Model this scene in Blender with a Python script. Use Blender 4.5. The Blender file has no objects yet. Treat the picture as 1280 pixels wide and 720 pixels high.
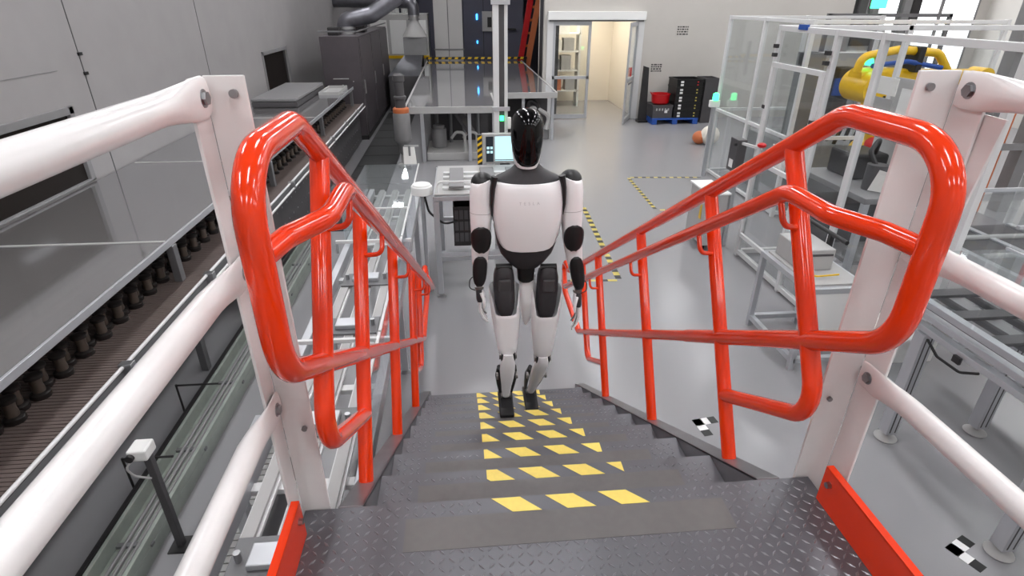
import bpy, bmesh, math, random
from mathutils import Vector, Matrix
random.seed(7)
PI = math.pi
col = bpy.context.scene.collection
scn = bpy.context.scene

# ---------------------------------------------------------------- camera
def cam_axes(yaw, pitch, roll):
    f = Vector((math.sin(yaw)*math.cos(pitch), math.cos(yaw)*math.cos(pitch), -math.sin(pitch)))
    r = Vector((math.cos(yaw), -math.sin(yaw), 0)); u = r.cross(f)
    c, s = math.cos(roll), math.sin(roll)
    return f, r*c+u*s, u*c-r*s
cf, cr, cu = cam_axes(0.0902, 0.4706, 0.0031)
cam = bpy.data.cameras.new('camera'); camo = bpy.data.objects.new('camera', cam); col.objects.link(camo)
cam.sensor_width = 36; cam.lens = 703.3/1280*36; cam.clip_start = .05; cam.clip_end = 200
m = Matrix.Identity(4)
for i in range(3):
    m[i][0] = cr[i]; m[i][1] = cu[i]; m[i][2] = -cf[i]
m.translation = (-0.2831, -1.2508, 2.9793)
camo.matrix_world = m
scn.camera = camo
# ---------------------------------------------------------------- world and exposure
w = bpy.data.worlds.new('world'); scn.world = w; w.use_nodes = True
w.node_tree.nodes['Background'].inputs[0].default_value = (.9, .93, 1, 1)
w.node_tree.nodes['Background'].inputs[1].default_value = .25
vs = scn.view_settings
vs.view_transform = 'Standard'; vs.look = 'None'; vs.exposure = 0.38; vs.gamma = 1.0; vs.use_curve_mapping = False
scn.cycles.transparent_max_bounces = 24
LAMP = 24.0      # radiance of the ceiling lamp diffusers

# ---------------------------------------------------------------- materials
def sl(v):
    v /= 255.0
    return v/12.92 if v <= .04045 else ((v+.055)/1.055)**2.4
def C(r, g, b): return (sl(r), sl(g), sl(b), 1)
MATS = {}
def mat(name, rgb, rough=.5, metal=0.0, spec=.5, noise=0.0, nscale=20, bump=0.0, bscale=60, coat=0.0, emit=0.0, stretch=None, rnoise=0.0):
    ma = bpy.data.materials.new(name); ma.use_nodes = True
    nt = ma.node_tree; b = nt.nodes['Principled BSDF']
    base = C(*rgb); b.inputs['Base Color'].default_value = base
    b.inputs['Roughness'].default_value = rough; b.inputs['Metallic'].default_value = metal
    b.inputs['Specular IOR Level'].default_value = spec
    if coat: b.inputs['Coat Weight'].default_value = coat; b.inputs['Coat Roughness'].default_value = .06
    if emit: b.inputs['Emission Color'].default_value = base; b.inputs['Emission Strength'].default_value = emit
    if noise or bump or rnoise:
        tc = nt.nodes.new('ShaderNodeTexCoord'); mp = nt.nodes.new('ShaderNodeMapping')
        nt.links.new(tc.outputs['Object'], mp.inputs['Vector'])
        if stretch: mp.inputs['Scale'].default_value = stretch
    if noise or rnoise:
        n = nt.nodes.new('ShaderNodeTexNoise'); n.inputs['Scale'].default_value = nscale; n.inputs['Detail'].default_value = 5
        nt.links.new(mp.outputs['Vector'], n.inputs['Vector'])
    if noise:
        mx = nt.nodes.new('ShaderNodeMix'); mx.data_type = 'RGBA'
        lo = [max(0, v*(1-noise)) for v in base[:3]]+[1]; hi = [min(1, v*(1+noise)) for v in base[:3]]+[1]
        mx.inputs['A'].default_value = lo; mx.inputs['B'].default_value = hi
        rp = nt.nodes.new('ShaderNodeMapRange'); rp.inputs['From Min'].default_value = .3; rp.inputs['From Max'].default_value = .7
        nt.links.new(n.outputs['Fac'], rp.inputs['Value']); nt.links.new(rp.outputs['Result'], mx.inputs['Factor'])
        nt.links.new(mx.outputs['Result'], b.inputs['Base Color'])
    if rnoise:
        rr = nt.nodes.new('ShaderNodeMapRange'); rr.inputs['From Min'].default_value = .3; rr.inputs['From Max'].default_value = .7
        rr.inputs['To Min'].default_value = max(.02, rough-rnoise); rr.inputs['To Max'].default_value = min(1, rough+rnoise)
        nt.links.new(n.outputs['Fac'], rr.inputs['Value']); nt.links.new(rr.outputs['Result'], b.inputs['Roughness'])
    if bump:
        n2 = nt.nodes.new('ShaderNodeTexNoise'); n2.inputs['Scale'].default_value = bscale; n2.inputs['Detail'].default_value = 3
        nt.links.new(mp.outputs['Vector'], n2.inputs['Vector'])
        bp = nt.nodes.new('ShaderNodeBump'); bp.inputs['Strength'].default_value = bump; bp.inputs['Distance'].default_value = .01
        nt.links.new(n2.outputs['Fac'], bp.inputs['Height']); nt.links.new(bp.outputs['Normal'], b.inputs['Normal'])
    MATS[name] = ma; return ma
def sheet(name, tint, gloss=.10, body=0.0, bodycol=(200, 205, 205), rough=.03):
    """thin clear plastic or glass sheet: passes light straight through, mirrors some of it, with an optional milky body"""
    ma = bpy.data.materials.new(name); ma.use_nodes = True; nt = ma.node_tree; nt.nodes.clear()
    out = nt.nodes.new('ShaderNodeOutputMaterial'); tr = nt.nodes.new('ShaderNodeBsdfTransparent'); tr.inputs[0].default_value = C(*tint)
    gl = nt.nodes.new('ShaderNodeBsdfGlossy'); gl.inputs['Roughness'].default_value = rough; gl.inputs[0].default_value = (.95, .97, 1, 1)
    df = nt.nodes.new('ShaderNodeBsdfDiffuse'); df.inputs[0].default_value = C(*bodycol)
    m1 = nt.nodes.new('ShaderNodeMixShader'); m1.inputs[0].default_value = body
    nt.links.new(tr.outputs[0], m1.inputs[1]); nt.links.new(df.outputs[0], m1.inputs[2])
    lw = nt.nodes.new('ShaderNodeLayerWeight'); lw.inputs[0].default_value = .5
    fr = nt.nodes.new('ShaderNodeMath'); fr.operation = 'POWER'; fr.inputs[1].default_value = 5.0; nt.links.new(lw.outputs['Facing'], fr.inputs[0])
    ad = nt.nodes.new('ShaderNodeMath'); ad.operation = 'ADD'; ad.use_clamp = True; ad.inputs[1].default_value = gloss
    nt.links.new(fr.outputs[0], ad.inputs[0])
    m2 = nt.nodes.new('ShaderNodeMixShader'); nt.links.new(ad.outputs[0], m2.inputs[0])
    nt.links.new(m1.outputs[0], m2.inputs[1]); nt.links.new(gl.outputs[0], m2.inputs[2]); nt.links.new(m2.outputs[0], out.inputs[0])
    MATS[name] = ma; return ma
mat('floor', (148, 147, 150), .24, noise=.012, nscale=.5)
mat('wall', (152, 149, 149), .55, noise=.03, nscale=3)
mat('wall_back', (196, 192, 186), .6, noise=.02, nscale=2)
mat('wall_far', (92, 92, 106), .7, noise=.05, nscale=1)
mat('wall_room', (236, 229, 217), .6)
mat('ceiling', (205, 205, 205), .8)
mat('red', (236, 56, 4), .15, spec=.45, coat=.4, noise=.03, nscale=8)
mat('white_paint', (228, 225, 224), .28, coat=.2, noise=.03, nscale=9, bump=.05, bscale=30)
mat('plate', (99, 99, 104), .40, metal=.35, noise=.05, nscale=6)
mat('plate_lug', (126, 126, 130), .30, metal=.5)
mat('grip', (101, 98, 97), .62, noise=.05, nscale=40)
mat('stripe', (240, 214, 104), .45, noise=.04, nscale=60)
mat('stringer', (128, 126, 129), .33, metal=.6, noise=.08, nscale=10)
mat('steel', (178, 178, 180), .3, metal=.9)
mat('bolt', (160, 160, 162), .3, metal=1)
mat('alu', (196, 198, 202), .36, metal=.55, noise=.03, nscale=6)
mat('alu_dark', (120, 120, 122), .45, metal=.4)
mat('alu_white', (222, 222, 222), .4, metal=.1)
mat('robot_white', (250, 249, 250), .32, coat=.15)
mat('robot_dark', (52, 50, 53), .55, noise=.08, nscale=60)
mat('robot_black', (22, 21, 23), .4)
mat('visor', (4, 4, 5), .06, spec=.35)
mat('robot_metal', (140, 136, 134), .35, metal=.8)
mat('letter', (214, 212, 214), .4)
mat('dark', (38, 36, 37), .5)
mat('black', (16, 16, 17), .45)
mat('rubber', (26, 26, 27), .7)
mat('cabinet', (82, 76, 80), .42, metal=.2, noise=.08, nscale=3)
mat('slat', (96, 84, 80), .5, noise=.08, nscale=10)
mat('spool_black', (30, 26, 25), .35)
mat('spool_metal', (104, 94, 86), .3, metal=.6)
mat('grey', (128, 127, 128), .45, noise=.04, nscale=6)
mat('grey_light', (176, 175, 174), .45, noise=.03, nscale=6)
mat('grey_dark', (74, 72, 74), .5, noise=.05, nscale=6)
mat('trough', (148, 156, 148), .4, noise=.10, nscale=8)
mat('yellow', (236, 190, 26), .35, coat=.2, noise=.05, nscale=8)
mat('tape_yellow', (204, 186, 92), .5)
mat('tape_black', (40, 40, 40), .5)
mat('tape_white', (236, 236, 236), .5)
mat('blue', (40, 84, 168), .45)
mat('bin_red', (190, 14, 22), .3)
mat('white', (236, 236, 234), .45)
mat('paper', (238, 236, 232), .7)
mat('ink', (60, 58, 58), .7)
mat('ink_red', (196, 40, 40), .6)
mat('orange', (196, 110, 66), .5)
mat('column', (198, 196, 194), .5)
mat('duct', (110, 110, 116), .35, metal=.7, noise=.1, nscale=8)
mat('green_lamp', (60, 255, 150), .4, emit=3.0)
mat('blue_lamp', (60, 170, 255), .4, emit=4.0)
mat('screen', (176, 214, 222), .3, emit=.7)
mat('screen_dark', (26, 34, 42), .3, emit=.3)
mat('lamp', (252, 252, 254), .5, emit=LAMP)
mat('room_lamp', (255, 244, 224), .5, emit=9.0)
mat('daylight', (250, 252, 255), .5, emit=1.6)
sheet('clear', (249, 250, 250), .035)
sheet('clear_milky', (248, 250, 250), .04, body=.07)
sheet('cover', (200, 200, 200), .20, body=.62, bodycol=(132, 129, 128), rough=.07)
sheet('table_glass', (150, 150, 150), .22, body=.95, bodycol=(150, 147, 146), rough=.05)
sheet('door_glass', (248, 250, 249), .04)
sheet('window_glass', (50, 48, 46), .0, body=.85, bodycol=(44, 40, 38))

# ---------------------------------------------------------------- mesh helpers
def V(*a): return Vector(a)
class MB:
    def __init__(s): s.v = []; s.f = []
    def add(s, vs, fs):
        o = len(s.v); s.v += [tuple(p) for p in vs]; s.f += [tuple(i+o for i in f) for f in fs]; return s
    def bx(s, x0, x1, y0, y1, z0, z1):
        if x0 > x1: x0, x1 = x1, x0
        if y0 > y1: y0, y1 = y1, y0
        if z0 > z1: z0, z1 = z1, z0
        vs = [(x0,y0,z0),(x1,y0,z0),(x1,y1,z0),(x0,y1,z0),(x0,y0,z1),(x1,y0,z1),(x1,y1,z1),(x0,y1,z1)]
        return s.add(vs, [(0,3,2,1),(4,5,6,7),(0,1,5,4),(1,2,6,5),(2,3,7,6),(3,0,4,7)])
    def box(s, c, size, rot=None):
        hx, hy, hz = size[0]/2, size[1]/2, size[2]/2; c = Vector(c)
        vs = [Vector(p) for p in [(-hx,-hy,-hz),(hx,-hy,-hz),(hx,hy,-hz),(-hx,hy,-hz),(-hx,-hy,hz),(hx,-hy,hz),(hx,hy,hz),(-hx,hy,hz)]]
        if rot: vs = [rot @ p for p in vs]
        return s.add([p+c for p in vs], [(0,3,2,1),(4,5,6,7),(0,1,5,4),(1,2,6,5),(2,3,7,6),(3,0,4,7)])
    def beam(s, a, b, w, h, up=(0,0,1)):
        """rectangular bar from a to b, w across, h along up"""
        a = Vector(a); b = Vector(b); t = (b-a).normalized(); u = Vector(up); u = (u-t*u.dot(t)).normalized(); r = t.cross(u)
        o = [(-w/2,-h/2),(w/2,-h/2),(w/2,h/2),(-w/2,h/2)]
        vs = [a+r*p+u*q for p, q in o]+[b+r*p+u*q for p, q in o]
        return s.add(vs, [(0,1,2,3),(7,6,5,4),(0,4,5,1),(1,5,6,2),(2,6,7,3),(3,7,4,0)])
    def prism(s, poly, vec):
        n = len(poly); vec = Vector(vec); P = [Vector(p) for p in poly]
        vs = P+[p+vec for p in P]
        return s.add(vs, [tuple(range(n))[::-1], tuple(range(n, 2*n))]+[(i, (i+1) % n, n+(i+1) % n, n+i) for i in range(n)])
    def loft(s, rings, cap=True):
        n = len(rings[0]); o = len(s.v)
        for r in rings: s.v += [tuple(p) for p in r]
        for k in range(len(rings)-1):
            a = o+k*n; b = a+n
            for i in range(n):
                j = (i+1) % n; s.f.append((a+i, a+j, b+j, b+i))
        if cap:
            s.f.append(tuple(o+i for i in range(n))[::-1]); e = o+(len(rings)-1)*n; s.f.append(tuple(e+i for i in range(n)))
        return s
    def limb(s, secs, n=20, ref=(1,0,0), p=2.0, cap=True):
        """secs: (centre, ru, rv); rings square to the path, ru along ref"""
        ref = Vector(ref); P = [Vector(c[0]) for c in secs]; rings = []
        for i, (c, ru, rv) in enumerate(secs):
            t = (P[min(i+1, len(P)-1)]-P[max(i-1, 0)]).normalized()
            u = (ref-t*ref.dot(t)).normalized(); v = t.cross(u); ring = []
            for k in range(n):
                a = 2*PI*k/n; ca, sa = math.cos(a), math.sin(a)
                ring.append(P[i]+u*(ru*math.copysign(abs(ca)**(2/p), ca))+v*(rv*math.copysign(abs(sa)**(2/p), sa)))
            rings.append(ring)
        return s.loft(rings, cap)
    def cyl(s, a, b, r, n=16, r2=None, cap=True):
        a = Vector(a); b = Vector(b); t = (b-a).normalized(); ref = V(1,0,0) if abs(t.x) < .9 else V(0,1,0)
        u = (ref-t*ref.dot(t)).normalized(); v = t.cross(u); r2 = r if r2 is None else r2
        return s.loft([[a+(u*math.cos(2*PI*k/n)+v*math.sin(2*PI*k/n))*r for k in range(n)], [b+(u*math.cos(2*PI*k/n)+v*math.sin(2*PI*k/n))*r2 for k in range(n)]], cap)
    def lathe(s, prof, c, n=16, axis='z', cap=True):
        c = Vector(c); rings = []
        for r, z in prof:
            rg = []
            for k in range(n):
                a = 2*PI*k/n; p = V(r*math.cos(a), r*math.sin(a), z)
                if axis == 'y': p = V(p.x, -p.z, p.y)
                elif axis == 'x': p = V(p.z, p.x, p.y)
                rg.append(c+p)
            rings.append(rg)
        return s.loft(rings, cap)
    def ell(s, c, rx, ry, rz, n=20, m=12):
        return s.loft([[V(c[0]+rx*math.sin(PI*j/m)*math.cos(2*PI*k/n), c[1]+ry*math.sin(PI*j/m)*math.sin(2*PI*k/n), c[2]-rz*math.cos(PI*j/m)) for k in range(n)] for j in [.15]+list(range(1, m))+[m-.15]])
    def pipe(s, pts, r, bend=.08, n=14, seg=7):
        pts = [Vector(p) for p in pts]
        if not hasattr(bend, '__len__'): bend = [bend]*len(pts)
        path = [pts[0]]
        for i in range(1, len(pts)-1):
            a, b, c = pts[i-1], pts[i], pts[i+1]; d1 = (a-b).normalized(); d2 = (c-b).normalized()
            ang = d1.angle(d2)
            if ang > PI-.02 or bend[i] <= 0: path.append(b); continue
            L = min(bend[i]/math.tan(ang/2), (a-b).length*.48, (c-b).length*.48); R = L*math.tan(ang/2)
            bis = (d1+d2).normalized(); ctr = b+bis*(R/math.sin(ang/2)); p0 = b+d1*L; e0 = (p0-ctr).normalized(); p1 = b+d2*L; e1 = (p1-ctr).normalized()
            tot = e0.angle(e1); ax = e0.cross(e1).normalized()
            for k in range(seg+1): path.append(ctr+(Matrix.Rotation(tot*k/seg, 3, ax) @ e0)*R)
        path.append(pts[-1])
        t = (path[1]-path[0]).normalized(); ref = V(1,0,0) if abs(t.x) < .9 else V(0,1,0); u = (ref-t*ref.dot(t)).normalized(); rings = []
        for i, p in enumerate(path):
            ta = (path[i]-path[i-1]).normalized() if i else t; tb = (path[i+1]-path[i]).normalized() if i < len(path)-1 else ta
            tt = (ta+tb).normalized(); u = (u-tt*u.dot(tt)).normalized(); v = tt.cross(u)
            rings.append([p+(u*math.cos(2*PI*k/n)+v*math.sin(2*PI*k/n))*r for k in range(n)])
        return s.loft(rings)
    def build(s, name, material, parent=None, smooth=True, bevel=0.0, loc=None, bseg=2):
        base = Vector((0,0,0))
        if parent is not None:
            q = parent
            while q is not None: base += q.location; q = q.parent
        if loc is not None: base = base*0+Vector(loc)
        me = bpy.data.meshes.new(name)
        me.from_pydata([tuple(Vector(p)-base) for p in s.v], [], s.f); me.update()
        bm = bmesh.new(); bm.from_mesh(me); bmesh.ops.recalc_face_normals(bm, faces=bm.faces); bm.to_mesh(me); bm.free()
        if smooth:
            me.shade_smooth(); me.set_sharp_from_angle(angle=math.radians(38))
        me.materials.append(MATS[material])
        o = bpy.data.objects.new(name, me); col.objects.link(o)
        if parent is not None: o.parent = parent
        elif loc is not None: o.location = loc
        if bevel:
            b = o.modifiers.new('bevel', 'BEVEL'); b.width = bevel; b.segments = bseg; b.limit_method = 'ANGLE'; b.angle_limit = math.radians(40); b.harden_normals = False
        return o
def tag(o, label=None, cat=None, group=None, kind=None):
    if label: o['label'] = label
    if cat: o['category'] = cat
    if group: o['group'] = group
    if kind: o['kind'] = kind
    return o
def thing(name, label, cat, loc=(0,0,0), group=None):
    o = bpy.data.objects.new(name, None); col.objects.link(o); o.location = loc; o.empty_display_size = .1
    return tag(o, label, cat, group)
def copy_tree(o, parent=None):
    c = o.copy(); col.objects.link(c)
    if parent is not None: c.parent = parent
    for ch in list(o.children): copy_tree(ch, c)
    return c
def struct(name, mb, material, bevel=0, smooth=False):
    return tag(mb.build(name, material, smooth=smooth, bevel=bevel), kind='structure')
def bx(*a): return MB().bx(*a)

# ================================================================ the room
XL = -4.2; YB = 15.0; YF = 25.0; XR = 14.5; ZC = 5.6; Y0 = -6.0
struct('floor', bx(XL-.3, XR+.3, Y0-.3, YF+.3, -.2, 0), 'floor')
struct('ceiling', bx(XL-.3, XR+.3, Y0-.3, YF+.3, ZC, ZC+.2), 'ceiling')
# left wall with two window openings
WIN = [(2.2, 5.02, 1.275, 2.03), (11.3, 13.15, 1.10, 2.07)]
lw = MB(); ys = [Y0-.3, 2.2, 5.02, 11.3, 13.15, YF+.3]
for a, b in ((0, 1), (2, 3), (4, 5)): lw.bx(XL-.2, XL, ys[a], ys[b], 0, ZC)
for (a, b, z0, z1) in WIN: lw.bx(XL-.2, XL, a, b, 0, z0); lw.bx(XL-.2, XL, a, b, z1, ZC)
wl = struct('wall_left', lw, 'wall')
for y in (-.6, 5.42, 8.6): bx(XL, XL+.004, y-.006, y+.006, 0, ZC).build('panel_joint', 'grey_dark', wl, smooth=False)
for z in (2.02, 1.83): bx(XL, XL+.02, 5.40, 5.46, z+.45, z+.48).build('joint_clip', 'black', wl, smooth=False)
bx(XL, XL+.004, 1.5, 5.0, 2.36, 2.366).build('panel_joint', 'grey', wl, smooth=False)
for n, (a, b, z0, z1) in enumerate(WIN):
    t = thing('window_%d' % (n+1), None, None, (XL, (a+b)/2, z0)); tag(t, kind='structure')
    f = MB(); e = .075
    f.bx(XL-.06, XL+.02, a, b, z1-e, z1).bx(XL-.06, XL+.02, a, b, z0, z0+e*.3).bx(XL-.06, XL+.02, a, a+e, z0, z1).bx(XL-.06, XL+.02, b-e, b, z0, z1)
    f.build('window_frame', 'grey', t, smooth=False, bevel=.006)
    bx(XL-.03, XL-.02, a+e, b-e, z0+e*.3, z1-e).build('window_pane', 'window_glass', t, smooth=False)
struct('wall_booth', bx(XL-2.2, XL-2.0, 0, 16, 0, ZC), 'wall')
struct('floor_booth', bx(XL-2.2, XL-.2, 0, 16, -.2, 0), 'floor')
# back wall, with the doorway, and the deeper hall left of it
DX0, DX1, DZ = 2.2, 4.62, 2.62
bw = MB().bx(DX1, XR+.3, YB, YB+.2, 0, ZC).bx(2.02, DX0, YB, YB+.2, 0, ZC).bx(DX0, DX1, YB, YB+.2, DZ, ZC)
wb = struct('wall_back', bw, 'wall_back')
struct('wall_hall', bx(2.36, 2.46, YB+.2, 18.4, 0, ZC), 'grey_dark')
struct('wall_hall_side', bx(3.4, 3.5, 18.6, YF, 0, ZC), 'grey_dark')
struct('wall_far', bx(XL-.2, 3.5, YF, YF+.2, 0, ZC), 'wall_far')
struct('wall_right', bx(XR, XR+.2, Y0, YB, 0, ZC), 'wall_back')
struct('wall_front', bx(XL, XR, Y0-.2, Y0, 0, ZC), 'wall_back')
# bright room behind the doorway
struct('wall_room_end', bx(2.36, 7.0, 18.4, 18.6, 0, ZC), 'wall_room')
struct('wall_room_side', bx(4.75, 4.9, 15.2, 18.4, 0, 3.2), 'wall_room')
struct('ceiling_room', bx(2.46, 4.9, 15.2, 18.4, 3.2, 3.3), 'ceiling')
rl = thing('ceiling_light', 'square lamp in the low ceiling of the room behind the glass doors', 'lamp', (3.4, 17.5, 3.2), 'ceiling lamps')
bx(2.9, 3.9, 15.7, 17.9, 3.17, 3.2).build('frame', 'white', rl, smooth=False)
bx(2.95, 3.85, 15.75, 17.85, 3.15, 3.17).build('diffuser', 'room_lamp', rl, smooth=False)
# ceiling lamps of the hall
k = 0
for y in (-4.4, -1.4, 1.8, 4.8, 7.8, 10.8, 13.6):
    for x in (-2.9, .1, 3.1, 6.1, 9.1, 12.1):
        t = thing('ceiling_light', 'long white strip lamp fixed to the hall ceiling', 'lamp', (x, y, ZC), 'ceiling lamps')
        bx(x-.2, x+.2, y-.65, y+.65, ZC-.07, ZC).build('housing', 'white', t, smooth=False)
        bx(x-.16, x+.16, y-.6, y+.6, ZC-.09, ZC-.07).build('diffuser', 'lamp', t, smooth=False)
for x, y in ((-2.5, 17), (-2.5, 21.5), (.8, 19.5)):
    t = thing('ceiling_light', 'long white strip lamp fixed to the hall ceiling', 'lamp', (x, y, ZC), 'ceiling lamps')
    bx(x-.2, x+.2, y-.65, y+.65, ZC-.07, ZC).build('housing', 'white', t, smooth=False)
    bx(x-.16, x+.16, y-.6, y+.6, ZC-.09, ZC-.07).build('diffuser', 'lamp', t, smooth=False)

# ================================================================ stairs
TH = .5393; SN, CS = math.sin(TH), math.cos(TH); STEP = .35; RISE = STEP*SN; RUN = STEP*CS; H = 9*RISE
def UV(x, u, v): return V(x, u*CS+v*SN, H-u*SN+v*CS)
def lug_field(x0, x1, y0, y1, z, skip, pitch=.027):
    b = MB(); ny = int((y1-y0)/pitch); nx = int((x1-x0)/pitch)
    for j in range(ny):
        for i in range(nx):
            x = x0+(i+.5)*pitch; y = y0+(j+.5)*pitch
            if any(a <= x <= c and d <= y <= e for a, c, d, e in skip): continue
            a = PI/4 if (i+j) % 2 else -PI/4; ca, sa = math.cos(a), math.sin(a); L, W, h = .0125, .0042, .0022
            P = lambda p, q, r: (x+ca*p-sa*q, y+sa*p+ca*q, z+r)
            b.add([P(-L,0,0), P(0,-W,0), P(L,0,0), P(0,W,0), P(-L*.5,0,h), P(L*.5,0,h)], [(0,1,4),(1,5,4),(1,2,5),(2,3,5),(3,4,5),(3,0,4)])
    return b
def clip_poly(poly, x0, x1):
    for lim, sgn in ((x0, 1), (x1, -1)):
        out = []
        for i in range(len(poly)):
            a = poly[i]; b = poly[(i+1) % len(poly)]; ia = sgn*(a[0]-lim) >= 0; ib = sgn*(b[0]-lim) >= 0
            if ia: out.append(a)
            if ia != ib:
                t = (lim-a[0])/(b[0]-a[0]); out.append((lim, a[1]+t*(b[1]-a[1])))
        poly = out
    return poly
def hazard(yn, z, parent, phase):
    x = -.40+phase
    while x < .3:
        q = clip_poly([(x, yn), (x+.088, yn), (x+.088+.062, yn-.055), (x+.062, yn-.055)], -.236, .270)
        if len(q) >= 3 and abs(sum(q[i][0]*q[(i+1) % len(q)][1]-q[(i+1) % len(q)][0]*q[i][1] for i in range(len(q))))/2 > .0002:
            MB().prism([(a, b, z+.0004) for a, b in q], (0, 0, .0008)).build('yellow_stripe', 'stripe', parent, smooth=False)
        x += .166
st = thing('metal_staircase', 'grey diamond plate stairs with yellow striped tread edges between red handrails', 'staircase', (0, 1.4, 0))
for s in (-1, 1):
    b = MB(); x0, x1 = s*.619, s*.628
    def sec(u0, u1, v0, v1, xa, xb):
        P = [UV(xa, u0, v0), UV(xa, u1, v0), UV(xa, u1, v1), UV(xa, u0, v1)]
        MB.prism(b, P, (xb-xa, 0, 0))
    ub = (H-.02)/SN
    zf = lambda p: V(p.x, p.y, max(p.z, 0))
    # web cut at the floor and at the landing
    prof = [UV(x0, 0, .004), UV(x0, 3.08, .004), UV(x0, 3.08, -.0), V(x0, UV(0, 3.08, 0).y, 0), V(x0, UV(0, 3.08, 0).y-.36, 0), V(x0, .0, H-.30)]
    b.prism(prof, (x1-x0, 0, 0))
    fl = [UV(x0, 0, -.004), UV(x0, 3.08, -.004), UV(x0, 3.08, .004), UV(x0, 0, .004)]
    b.prism(fl, (s*.075, 0, 0))
    b.build('stringer', 'stringer', st, smooth=False, bevel=.0015)
for k in range(1, 9):
    yn = k*RUN; z = H-k*RISE
    b = MB().bx(-.617, .617, yn-RUN-.03, yn, z-.006, z).bx(-.617, .617, yn-.006, yn, z-.05, z-.006).bx(-.617, .617, yn-RUN-.03, yn-RUN-.024, z-.006, z+.04)
    t = b.build('tread', 'plate', st, smooth=False)
    tag(lug_field(-.605, .605, yn-RUN-.02, yn-.004, z, [(-.49, .48, yn-.175, yn-.055), (-.25, .275, yn-.06, yn)]).build('tread_lugs', 'plate_lug', t, smooth=False), kind='stuff')
    bx(-.48, .47, yn-.168, yn-.06, z, z+.0012).build('grip_strip', 'grip', t, smooth=False)
    hazard(yn-.003, z, t, [.0, .115, .09, .10, .095, .11, .10, .105, .1][k])
# landing
ld = thing('landing_platform', 'grey diamond plate landing deck at the stair top with red toe boards', 'platform', (0, -1.1, 0))
dk = MB().bx(-.79, .79, -2.3, 0, H-.006, H).bx(-.79, .79, -.008, 0, H-.10, H-.006).build('deck', 'plate', ld, smooth=False)
tag(lug_field(-.77, .77, -.95, -.003, H, [(-.495, .485, -.178, -.055), (-.25, .245, -.06, 0)]).build('deck_lugs', 'plate_lug', dk, smooth=False), kind='stuff')
bx(-.487, .475, -.172, -.06, H, H+.0012).build('grip_strip', 'grip', dk, smooth=False)
hazard(-.003, H, dk, .002)
for s in (-1, 1):
    b = MB(); xi, xo = s*.765, s*.773
    b.bx(xi, xo, -2.3, -.085, H, H+.132).bx(xi, s*.788, -2.3, -.085, H+.126, H+.133)
    tb = b.build('toe_board', 'red', ld, smooth=False, bevel=.002)
    MB().cyl((xi+s*-.012, -.12, H+.09), (xi, -.12, H+.09), .010, 6).build('bolt', 'bolt', tb, smooth=False)
    for y in (-2.2, -.06):
        bx(s*.70-.04, s*.70+.04, y-.04, y+.04, 0, H-.006).build('support_leg', 'stringer', ld, smooth=False)
for y in (-2.2, -.06): bx(-.74, .74, y-.03, y+.03, H-.13, H-.0065).build('cross_beam', 'stringer', ld, smooth=False)

# ---------------------------------------------------------------- red handrails
def handrail(s, label):
    X = s*.66; XI = s*(.58 if s > 0 else .575); vi = .85 if s > 0 else .885
    t = thing('red_handrail', label, 'handrail', UV(X, 1.2, 0), 'red tube handrails')
    y1 = -.275; zt = UV(0, -.50, 1.005).z; um = (y1-.45*SN)/CS
    ye = 3.62; ze = UV(0, 3.28, 1.005).z; ue = (ye-.1-.45*SN)/CS
    MB().pipe([UV(X, .9, 1.005), UV(X, -.50, 1.005), V(X, y1, zt), UV(X, um, .45), UV(X, .6, .45)], .0285, [.0, .14, .13, .15, 0], 20, 10).build('top_loop', 'red', t)
    MB().pipe([UV(X, .9, 1.005), UV(X, 3.28, 1.005), V(X, ye, ze), V(X, ye-.1, ze-.30), UV(X, 3.0, .45), UV(X, .6, .45)], .0265, [.0, .12, .10, .10, .10, 0], 14, 7).build('main_rail', 'red', t)
    yb = (UV(0, 0, vi).z-H)  # inner hand grip
    ub = -.36; zb = UV(0, ub, vi).z; yb = UV(0, ub, vi).y
    MB().pipe([V(X, y1+.004, zb-.005), V(s*.635, y1+.10, zb), V(XI, -.06, zb), UV(XI, ub, vi), UV(XI, 3.1, vi), V(X, ye-.02, ze-.12)], .0235, [0, .08, .12, .14, .1, 0], 18, 9).build('hand_grip', 'red', t)
    for i, u in enumerate((-.27, .28, 1.16, 2.16, 2.70)):
        if i == 0: MB().pipe([UV(X, u, 1.0), UV(X, u, .235), UV(X, .28, .235)], .026, .11, 16, 8).build('post', 'red', t)
        elif i == 4: MB().pipe([UV(X, u, 1.0), UV(X, u, .235), UV(X, 2.16, .235)], .024, .09, 12, 6).build('post', 'red', t)
        else: MB().cyl(UV(X, u, .004), UV(X, u, 1.0), .0255, 18).build('post', 'red', t)
        MB().pipe([UV(XI, u-.05, vi-.015), UV(XI, u-.05, vi-.085), UV(X, u, vi-.085)] if i != 9 else [], .0085, .025, 10, 5).build('bracket', 'red', t)
    return t
handrail(1, 'red tube handrail on the stair side beside the clear cage with robot arm')
handrail(-1, 'red tube handrail on the stair side beside the left wall spool conveyor')

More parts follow.
